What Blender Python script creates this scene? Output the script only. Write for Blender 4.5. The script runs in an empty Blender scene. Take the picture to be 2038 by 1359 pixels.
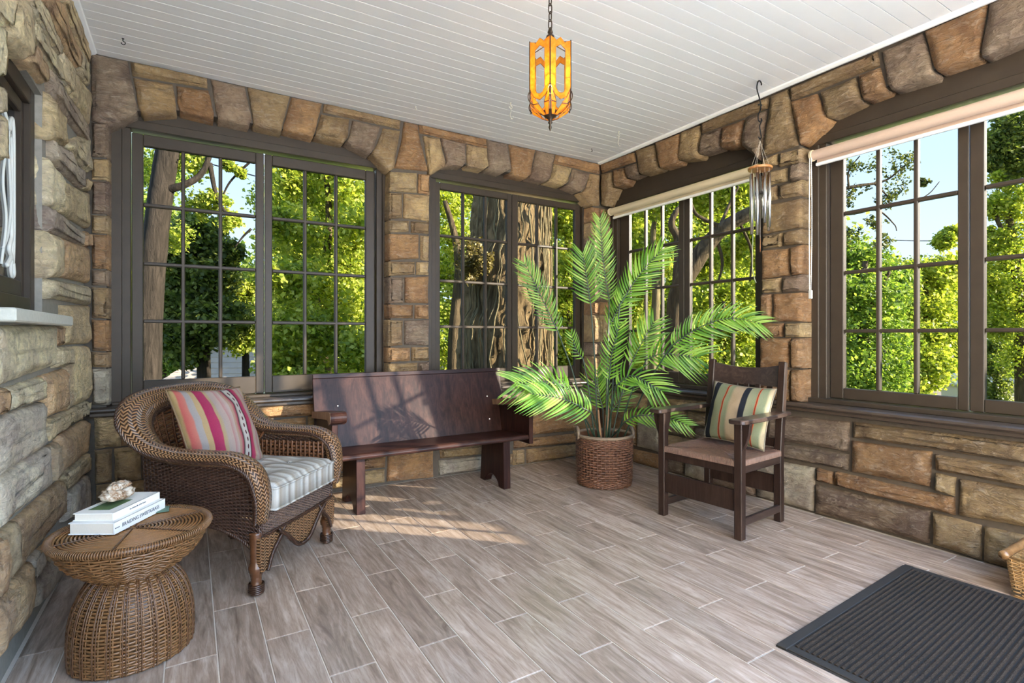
import bpy, bmesh, math, random
import numpy as np
from mathutils import Vector, Matrix, noise

# ------------------------------------------------------------------ camera, sky, sun, exposure
SC = bpy.context.scene
COL = SC.collection
random.seed(7)
RNG = np.random.default_rng(11)
PI = math.pi

cam_d = bpy.data.cameras.new('camera')
cam = bpy.data.objects.new('camera', cam_d)
COL.objects.link(cam)
cam.location = (-3.3459, -3.8852, 1.12)
cam.rotation_euler = (PI / 2, 0, -0.545707)
cam_d.sensor_fit = 'HORIZONTAL'
cam_d.sensor_width = 36.0
cam_d.lens = 1054.126 / 2038 * 36.0
cam_d.shift_y = -0.00576
cam_d.clip_start = 0.05
cam_d.clip_end = 400
SC.camera = cam

W = bpy.data.worlds.new('sky'); SC.world = W
W.use_nodes = True
nt = W.node_tree
for n in list(nt.nodes): nt.nodes.remove(n)
wo = nt.nodes.new('ShaderNodeOutputWorld')
bg = nt.nodes.new('ShaderNodeBackground')
tc = nt.nodes.new('ShaderNodeTexCoord')
sp = nt.nodes.new('ShaderNodeSeparateXYZ')
cr = nt.nodes.new('ShaderNodeValToRGB')
nt.links.new(tc.outputs['Generated'], sp.inputs[0])
nt.links.new(sp.outputs['Z'], cr.inputs[0])
e = cr.color_ramp.elements
e[0].position = 0.0; e[0].color = (0.70, 0.84, 0.97, 1)
e[1].position = 0.75; e[1].color = (0.30, 0.52, 0.95, 1)
m = cr.color_ramp.elements.new(0.25); m.color = (0.50, 0.69, 0.95, 1)
nt.links.new(cr.outputs[0], bg.inputs['Color'])
bg.inputs['Strength'].default_value = 2.6
nt.links.new(bg.outputs[0], wo.inputs['Surface'])

def sun_light(direction, strength, color, angle):
    d = bpy.data.lights.new('sun', 'SUN'); d.energy = strength; d.color = color; d.angle = angle
    o = bpy.data.objects.new('sun', d); COL.objects.link(o)
    o.rotation_euler = Vector(direction).to_track_quat('-Z', 'Y').to_euler()
    o.location = (6, -6, 6)
    return o
SUN_DIR = (-0.71, 0.68, -0.285)
sun_light(SUN_DIR, 28.0, (1.0, 0.90, 0.74), math.radians(0.6))

SC.cycles.sample_clamp_indirect = 4.0
SC.view_settings.view_transform = 'Standard'
SC.view_settings.look = 'None'
SC.view_settings.exposure = 2.1
SC.view_settings.gamma = 1.0
SC.view_settings.use_curve_mapping = False
BULB_POWER = 60.0

# ------------------------------------------------------------------ object helpers
def tag(o, label=None, cat=None, group=None, kind=None):
    if label: o['label'] = label
    if cat: o['category'] = cat
    if group: o['group'] = group
    if kind: o['kind'] = kind
    return o

def empty(name, loc=(0, 0, 0), rz=0.0, parent=None):
    o = bpy.data.objects.new(name, None); COL.objects.link(o)
    o.empty_display_size = 0.1
    o.location = loc; o.rotation_euler = (0, 0, rz)
    if parent: o.parent = parent
    return o

def thing(name, label, cat, loc=(0, 0, 0), rz=0.0, group=None):
    return tag(empty(name, loc, rz), label, cat, group)

def structure(name, label, cat='structure'):
    return tag(empty(name), label, cat, None, 'structure')

def link_mesh(name, me, material=None, parent=None, color=None):
    o = bpy.data.objects.new(name, me); COL.objects.link(o)
    if material and not me.materials: me.materials.append(material)
    if parent: o.parent = parent
    if color: o.color = (*color, 1.0)
    return o

class MB:
    """collects vertices and faces, builds ONE mesh object"""
    def __init__(s): s.v = []; s.f = []
    def add(s, vs, fs):
        b = len(s.v)
        s.v.extend([tuple(float(c) for c in p) for p in vs])
        s.f.extend([tuple(int(i) + b for i in q) for q in fs])
        return s
    def box(s, x0, x1, y0, y1, z0, z1, M=None):
        vs = [(x, y, z) for x in (x0, x1) for y in (y0, y1) for z in (z0, z1)]
        if M is not None: vs = [M @ Vector(p) for p in vs]
        return s.add(vs, [(0, 1, 3, 2), (4, 6, 7, 5), (0, 4, 5, 1), (2, 3, 7, 6), (0, 2, 6, 4), (1, 5, 7, 3)])
    def bar(s, a, b, w, h, up=(0, 0, 1)):
        a = Vector(a); b = Vector(b); t = (b - a).normalized(); up = Vector(up)
        r = t.cross(up).normalized(); u = r.cross(t)
        vs = []
        for p in (a, b):
            for i, j in ((-1, -1), (1, -1), (1, 1), (-1, 1)):
                vs.append(p + r * (i * w / 2) + u * (j * h / 2))
        return s.add(vs, [(0, 1, 2, 3), (7, 6, 5, 4), (0, 4, 5, 1), (1, 5, 6, 2), (2, 6, 7, 3), (3, 7, 4, 0)])
    def prism(s, poly, fn, d0, d1):
        """poly in (u,v); fn(u,v,d) -> xyz"""
        n = len(poly)
        vs = [fn(u, v, d0) for u, v in poly] + [fn(u, v, d1) for u, v in poly]
        return s.add(vs, [tuple(range(n)), tuple(range(2 * n - 1, n - 1, -1))] + [(i, (i + 1) % n, n + (i + 1) % n, n + i) for i in range(n)])
    def tube(s, pts, r, sides=8, closed=False, cap=True, up=(0, 0, 1), flat=1.0):
        pts = [Vector(p) for p in pts]; n = len(pts)
        rs = r if hasattr(r, '__len__') else [r] * n
        vs = []; prev = None
        for i, p in enumerate(pts):
            if closed: t = pts[(i + 1) % n] - pts[i - 1]
            else: t = pts[min(i + 1, n - 1)] - pts[max(i - 1, 0)]
            if t.length < 1e-9: t = Vector((0, 0, 1))
            t.normalize()
            if prev is None:
                u = Vector(up)
                if abs(t.dot(u)) > 0.95: u = Vector((1, 0, 0))
                prev = (u - t * u.dot(t)).normalized()
            else:
                prev = prev - t * prev.dot(t)
                prev = prev.normalized() if prev.length > 1e-6 else t.orthogonal().normalized()
            b = t.cross(prev)
            for k in range(sides):
                a = 2 * PI * k / sides
                vs.append(p + prev * (math.cos(a) * rs[i] * flat) + b * (math.sin(a) * rs[i]))
        fs = []
        for i in range(n if closed else n - 1):
            j = (i + 1) % n
            for k in range(sides):
                l = (k + 1) % sides
                fs.append((i * sides + k, i * sides + l, j * sides + l, j * sides + k))
        if cap and not closed:
            fs.append(tuple(range(sides - 1, -1, -1))); fs.append(tuple((n - 1) * sides + k for k in range(sides)))
        return s.add(vs, fs)
    def lathe(s, prof, seg=32, c=(0, 0, 0), cap=True):
        vs = []; n = len(prof)
        for r, z in prof:
            for k in range(seg):
                a = 2 * PI * k / seg
                vs.append((c[0] + r * math.cos(a), c[1] + r * math.sin(a), c[2] + z))
        fs = [(i * seg + k, i * seg + (k + 1) % seg, (i + 1) * seg + (k + 1) % seg, (i + 1) * seg + k) for i in range(n - 1) for k in range(seg)]
        if cap: fs.append(tuple(range(seg - 1, -1, -1))); fs.append(tuple((n - 1) * seg + k for k in range(seg)))
        return s.add(vs, fs)
    def grid(s, fn, nu, nv, wrap=False):
        vs = [fn(i / (nu if wrap else nu - 1), j / (nv - 1)) for i in range(nu) for j in range(nv)]
        fs = []
        for i in range(nu if wrap else nu - 1):
            k = (i + 1) % nu
            for j in range(nv - 1): fs.append((i * nv + j, k * nv + j, k * nv + j + 1, i * nv + j + 1))
        return s.add(vs, fs)
    def ball(s, c, r, seg=12, rings=8, sq=(1, 1, 1)):
        return s.grid(lambda u, v: (c[0] + r * sq[0] * math.sin(PI * v) * math.cos(2 * PI * u), c[1] + r * sq[1] * math.sin(PI * v) * math.sin(2 * PI * u), c[2] + r * sq[2] * math.cos(PI * v)), seg, rings + 1, True)
    def mesh(s, name, bevel=0.0, smooth=False, seg=1, fix=True):
        me = bpy.data.meshes.new(name)
        me.from_pydata(s.v, [], s.f)
        if bevel or fix:
            bm = bmesh.new(); bm.from_mesh(me)
            if fix: bmesh.ops.recalc_face_normals(bm, faces=bm.faces)
            if bevel:
                es = [e for e in bm.edges if len(e.link_faces) == 2 and e.calc_face_angle(0) > 0.5]
                bmesh.ops.bevel(bm, geom=es, offset=bevel, offset_type='OFFSET', segments=seg, profile=0.6, affect='EDGES', clamp_overlap=True)
            bm.to_mesh(me); bm.free()
        if smooth: me.polygons.foreach_set('use_smooth', [True] * len(me.polygons))
        me.update()
        return me
    def build(s, name, material, parent=None, bevel=0.0, smooth=False, seg=1, fix=True, color=None):
        return link_mesh(name, s.mesh(name, bevel, smooth, seg, fix), material, parent, color)

class QM:
    """numpy quad-mesh collector for woven strands and leaves"""
    def __init__(s): s.v = []; s.f = []; s.n = 0
    def add(s, v, f):
        s.v.append(np.asarray(v, float)); s.f.append(np.asarray(f, int) + s.n); s.n += len(v)
    def strand(s, P, N, rb, rn, sides=4, closed=False, ends=True):
        """tube along P (n,3) with surface normals N (n,3); rb half width along the surface, rn half thickness"""
        P = np.asarray(P, float); N = np.asarray(N, float); n = len(P)
        if closed: T = np.roll(P, -1, 0) - np.roll(P, 1, 0)
        else:
            T = np.empty_like(P); T[1:-1] = P[2:] - P[:-2]; T[0] = P[1] - P[0]; T[-1] = P[-1] - P[-2]
        T /= np.linalg.norm(T, axis=1, keepdims=True) + 1e-12
        B = np.cross(T, N); B /= np.linalg.norm(B, axis=1, keepdims=True) + 1e-12
        M = np.cross(B, T)
        a = 2 * PI * (np.arange(sides) + 0.5) / sides
        rb = np.broadcast_to(np.asarray(rb, float), (n,)); rn = np.broadcast_to(np.asarray(rn, float), (n,))
        V = P[:, None, :] + B[:, None, :] * (np.cos(a)[None, :, None] * rb[:, None, None]) + M[:, None, :] * (np.sin(a)[None, :, None] * rn[:, None, None])
        i = np.arange(n if closed else n - 1)[:, None]; k = np.arange(sides)[None, :]
        j = (i + 1) % n; l = (k + 1) % sides
        F = np.stack([i * sides + k, i * sides + l, j * sides + l, j * sides + k], -1).reshape(-1, 4)
        s.add(V.reshape(-1, 3), F)
    def mesh(s, name, smooth=True):
        v = np.concatenate(s.v); f = np.concatenate(s.f)
        me = bpy.data.meshes.new(name)
        me.vertices.add(len(v)); me.vertices.foreach_set('co', v.ravel().astype(np.float32))
        k = f.shape[1]
        me.loops.add(f.size); me.loops.foreach_set('vertex_index', f.ravel().astype(np.int32))
        me.polygons.add(len(f)); me.polygons.foreach_set('loop_start', (np.arange(len(f)) * k).astype(np.int32))
        me.polygons.foreach_set('use_smooth', np.full(len(f), smooth))
        me.update(calc_edges=True)
        return me
    def build(s, name, material, parent=None, smooth=True):
        return link_mesh(name, s.mesh(name, smooth), material, parent)

def weave(qm, S, nu, nv, rw, rn, amp, over=1, stakes=True, rs=None, closed=False, sub=2, v0=0.0, v1=1.0, sides=4, pair=False):
    """S(u,v)->(P,N) vectorised.  nu stakes, nv woven rows."""
    e = 1e-3
    for j in range(nv):
        v = v0 + (v1 - v0) * (j + 0.5) / nv
        n = nu * sub + (0 if closed else 1)
        u = np.arange(n) / (nu * sub)
        P, N = S(u, np.full(n, v))
        ph = np.sin(PI * (u * nu / over) + PI * (j % 2) )
        qm.strand(P + N * (amp * ph)[:, None], N, rw, rn, sides, closed)
    if stakes:
        for i in range(nu if closed else nu + 1):
            u = (i + 0.5) / nu if closed else i / nu
            n = 14; v = v0 + (v1 - v0) * np.arange(n) / (n - 1)
            P, N = S(np.full(n, min(u, 1.0)), v)
            qm.strand(P, N, rs or rw, (rs or rw) * 0.8, 4)

def smooth_path(pts, n):
    """Catmull-Rom through pts, n samples, any dimension"""
    p = np.asarray(pts, float); m = len(p)
    q = np.vstack([2 * p[0] - p[1], p, 2 * p[-1] - p[-2]])
    out = []
    for t in np.linspace(0, m - 1 - 1e-9, n):
        i = int(t); f = t - i
        a, b, c, d = q[i], q[i + 1], q[i + 2], q[i + 3]
        out.append(0.5 * ((2 * b) + (c - a) * f + (2 * a - 5 * b + 4 * c - d) * f * f + (3 * b - a - 3 * c + d) * f ** 3))
    return np.array(out)

# ------------------------------------------------------------------ materials
class NT:
    def __init__(s, name):
        s.m = bpy.data.materials.new(name); s.m.use_nodes = True
        s.t = s.m.node_tree
        for n in list(s.t.nodes): s.t.nodes.remove(n)
        s.out = s.t.nodes.new('ShaderNodeOutputMaterial')
    def n(s, typ, **kw):
        x = s.t.nodes.new(typ)
        for k, v in kw.items():
            if k in x.inputs.keys(): s.set(x.inputs[k], v)
            else: setattr(x, k, v)
        return x
    def set(s, sock, v):
        if isinstance(v, bpy.types.NodeSocket): s.t.links.new(v, sock)
        elif isinstance(v, tuple) and len(v) == 3 and sock.type == 'RGBA': sock.default_value = (*v, 1)
        else: sock.default_value = v
    def link(s, a, b): s.t.links.new(a, b)
    def co(s, which='Object', scale=(1, 1, 1), loc=None, rot=(0, 0, 0)):
        t = s.n('ShaderNodeTexCoord'); mp = s.n('ShaderNodeMapping')
        s.link(t.outputs[which], mp.inputs['Vector'])
        mp.inputs['Scale'].default_value = scale; mp.inputs['Rotation'].default_value = rot
        if loc is not None: s.set(mp.inputs['Location'], loc)
        return mp.outputs[0]
    def noise(s, vec, scale=5, detail=4, rough=0.55, dist=0.0):
        x = s.n('ShaderNodeTexNoise'); s.link(vec, x.inputs['Vector'])
        x.inputs['Scale'].default_value = scale; x.inputs['Detail'].default_value = detail
        x.inputs['Roughness'].default_value = rough; x.inputs['Distortion'].default_value = dist
        return x.outputs[0]
    def ramp(s, fac, stops, interp='LINEAR'):
        x = s.n('ShaderNodeValToRGB'); s.link(fac, x.inputs[0]); x.color_ramp.interpolation = interp
        el = x.color_ramp.elements
        while len(el) < len(stops): el.new(0.5)
        for i, (p, c) in enumerate(stops):
            el[i].position = p; el[i].color = (*c, 1) if len(c) == 3 else c
        return x.outputs[0]
    def mix(s, fac, a, b, mode='MIX'):
        x = s.n('ShaderNodeMix'); x.data_type = 'RGBA'; x.blend_type = mode; x.clamp_result = False
        s.set(x.inputs[0], fac); s.set(x.inputs[6], a); s.set(x.inputs[7], b)
        return x.outputs[2]
    def math(s, op, a, b=0.0, c=0.0):
        x = s.n('ShaderNodeMath'); x.operation = op
        s.set(x.inputs[0], a); s.set(x.inputs[1], b); s.set(x.inputs[2], c)
        return x.outputs[0]
    def bump(s, h, strength=0.3, dist=0.01):
        x = s.n('ShaderNodeBump'); s.link(h, x.inputs['Height'])
        x.inputs['Strength'].default_value = strength; x.inputs['Distance'].default_value = dist
        return x.outputs[0]
    def pbr(s, color, rough=0.6, bump=None, metallic=0.0, spec=0.5, coat=0.0, **kw):
        x = s.n('ShaderNodeBsdfPrincipled')
        s.set(x.inputs['Base Color'], color); s.set(x.inputs['Roughness'], rough)
        x.inputs['Metallic'].default_value = metallic; x.inputs['Specular IOR Level'].default_value = spec
        if coat: x.inputs['Coat Weight'].default_value = coat; x.inputs['Coat Roughness'].default_value = 0.12
        if bump is not None: s.link(bump, x.inputs['Normal'])
        s.link(x.outputs[0], s.out.inputs['Surface'])
        s.b = x
        return s.m

def g(v): return (v, v, v)

def m_stone():
    a = NT('rock_faced_stone')
    oi = a.n('ShaderNodeObjectInfo')
    rnd = a.n('ShaderNodeVectorMath'); rnd.operation = 'SCALE'
    cmb = a.n('ShaderNodeCombineXYZ'); a.link(oi.outputs['Random'], cmb.inputs[0]); a.link(oi.outputs['Random'], cmb.inputs[1]); a.link(oi.outputs['Random'], cmb.inputs[2])
    a.link(cmb.outputs[0], rnd.inputs[0]); rnd.inputs['Scale'].default_value = 37.0
    v = a.co('Object', (1, 1, 1), loc=rnd.outputs[0])
    big = a.noise(v, 5.0, 5, 0.6, 0.8)
    fine = a.noise(v, 26, 8, 0.72, 0.4)
    sv = a.co('Object', (1.0, 1.0, 2.6), loc=rnd.outputs[0], rot=(0.5, 0.6, 0.4))
    streak = a.noise(sv, 13, 6, 0.65, 1.8)
    c = a.mix(a.ramp(big, [(0.32, g(0)), (0.68, g(1))]), a.mix(1.0, oi.outputs['Color'], (0.72, 0.62, 0.58), 'MULTIPLY'), a.mix(1.0, oi.outputs['Color'], (1.28, 1.2, 1.0), 'MULTIPLY'))
    c = a.mix(a.math('MULTIPLY', a.ramp(streak, [(0.5, g(0)), (0.72, g(1))]), 0.42), c, (0.60, 0.50, 0.38))
    c = a.mix(a.math('MULTIPLY', a.ramp(streak, [(0.22, g(1)), (0.40, g(0))]), 0.40), c, (0.12, 0.08, 0.055))
    c = a.mix(a.math('MULTIPLY', a.ramp(fine, [(0.3, g(1)), (0.52, g(0))]), 0.55), c, (0.12, 0.08, 0.05))
    h = a.math('ADD', a.math('MULTIPLY', fine, 0.55), a.math('MULTIPLY', streak, 0.9))
    return a.pbr(c, 0.75, a.bump(h, 1.0, 0.035), spec=0.3)

def m_simple(name, color, rough=0.6, nscale=30, var=0.18, bump=0.0, metallic=0.0, spec=0.5, coat=0.0, scale=(1, 1, 1)):
    a = NT(name); v = a.co('Object', scale)
    nz = a.noise(v, nscale, 5, 0.6)
    c = a.mix(nz, tuple(x * (1 - var) for x in color), tuple(min(1, x * (1 + var)) for x in color))
    b = a.bump(nz, bump, 0.004) if bump else None
    return a.pbr(c, rough, b, metallic, spec, coat)

def m_wood(name, dark, mid, light, rough=0.35, scale=(14, 14, 1.1), coat=0.0, bump=0.12, per_object=True, world=False, nsc=2.2, spec=0.5):
    a = NT(name)
    loc = None
    if per_object:
        oi = a.n('ShaderNodeObjectInfo')
        cmb = a.n('ShaderNodeCombineXYZ')
        for i in range(3): a.link(a.math('MULTIPLY', oi.outputs['Random'], 19.0 + 7 * i), cmb.inputs[i])
        loc = cmb.outputs[0]
    v = a.co('Object', scale, loc=loc)
    n1 = a.noise(v, nsc, 6, 0.62, 1.4)
    n2 = a.noise(v, nsc * 5.0, 4, 0.7, 0.3)
    c = a.ramp(n1, [(0.28, dark), (0.5, mid), (0.74, light)])
    c = a.mix(a.math('MULTIPLY', a.ramp(n2, [(0.35, g(1)), (0.55, g(0))]), 0.45), c, dark)
    if per_object:
        c = a.mix(1.0, c, a.ramp(oi.outputs['Random'], [(0, g(0.86)), (1, g(1.14))]), 'MULTIPLY')
    return a.pbr(c, rough, a.bump(n2, bump, 0.003), coat=coat, spec=spec)

def m_glass(name, tint, rough=0.0, refl=0.05):
    a = NT(name)
    tr = a.n('ShaderNodeBsdfTransparent'); tr.inputs[0].default_value = (*tint, 1)
    gl = a.n('ShaderNodeBsdfGlossy'); gl.inputs['Roughness'].default_value = rough; gl.inputs[0].default_value = (1, 1, 1, 1)
    lw = a.n('ShaderNodeLayerWeight'); lw.inputs['Blend'].default_value = 0.12
    mx = a.n('ShaderNodeMixShader')
    a.link(a.math('MULTIPLY_ADD', lw.outputs['Fresnel'], 0.012, refl), mx.inputs[0])
    a.link(tr.outputs[0], mx.inputs[1]); a.link(gl.outputs[0], mx.inputs[2])
    a.link(mx.outputs[0], a.out.inputs['Surface'])
    return a.m

def m_leaf(name, stops, trans=0.45, rough=0.45, tcol=1.25):
    a = NT(name)
    ge = a.n('ShaderNodeNewGeometry')
    c = a.ramp(ge.outputs['Random Per Island'], stops)
    d = a.n('ShaderNodeBsdfPrincipled'); a.link(c, d.inputs['Base Color']); d.inputs['Roughness'].default_value = rough
    d.inputs['Specular IOR Level'].default_value = 0.3
    t = a.n('ShaderNodeBsdfTranslucent'); a.link(a.mix(1.0, c, (tcol, tcol * 1.05, tcol * 0.5), 'MULTIPLY'), t.inputs[0])
    mx = a.n('ShaderNodeMixShader'); mx.inputs[0].default_value = trans
    a.link(d.outputs[0], mx.inputs[1]); a.link(t.outputs[0], mx.inputs[2]); a.link(mx.outputs[0], a.out.inputs['Surface'])
    return a.m

def m_stripes(name, axis, stops, weave_scale=260, rough=0.85, coord='Object', bump=0.35):
    """woven cloth with stripes across one local axis, coordinate 0..1 = -0.5..0.5 of 'Generated'"""
    a = NT(name)
    t = a.n('ShaderNodeTexCoord'); sp = a.n('ShaderNodeSeparateXYZ'); a.link(t.outputs['Generated'], sp.inputs[0])
    nz = a.noise(t.outputs['Object'], 14, 3, 0.5)
    f = a.math('ADD', sp.outputs[axis], a.math('MULTIPLY', a.math('SUBTRACT', nz, 0.5), 0.02))
    c = a.ramp(f, stops)
    wv = a.n('ShaderNodeTexWave'); wv.wave_type = 'BANDS'; wv.bands_direction = 'XYZ'[1 - axis] if axis < 2 else 'X'
    a.link(t.outputs['Object'], wv.inputs['Vector']); wv.inputs['Scale'].default_value = weave_scale / 6.0; wv.inputs['Distortion'].default_value = 1.0
    n2 = a.noise(t.outputs['Object'], weave_scale, 3, 0.7)
    c = a.mix(a.math('MULTIPLY', n2, 0.5), c, a.mix(1.0, c, g(0.55), 'MULTIPLY'))
    return a.pbr(c, rough, a.bump(a.math('ADD', n2, a.math('MULTIPLY', wv.outputs[1], 0.6)), bump, 0.004), spec=0.15)
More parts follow.
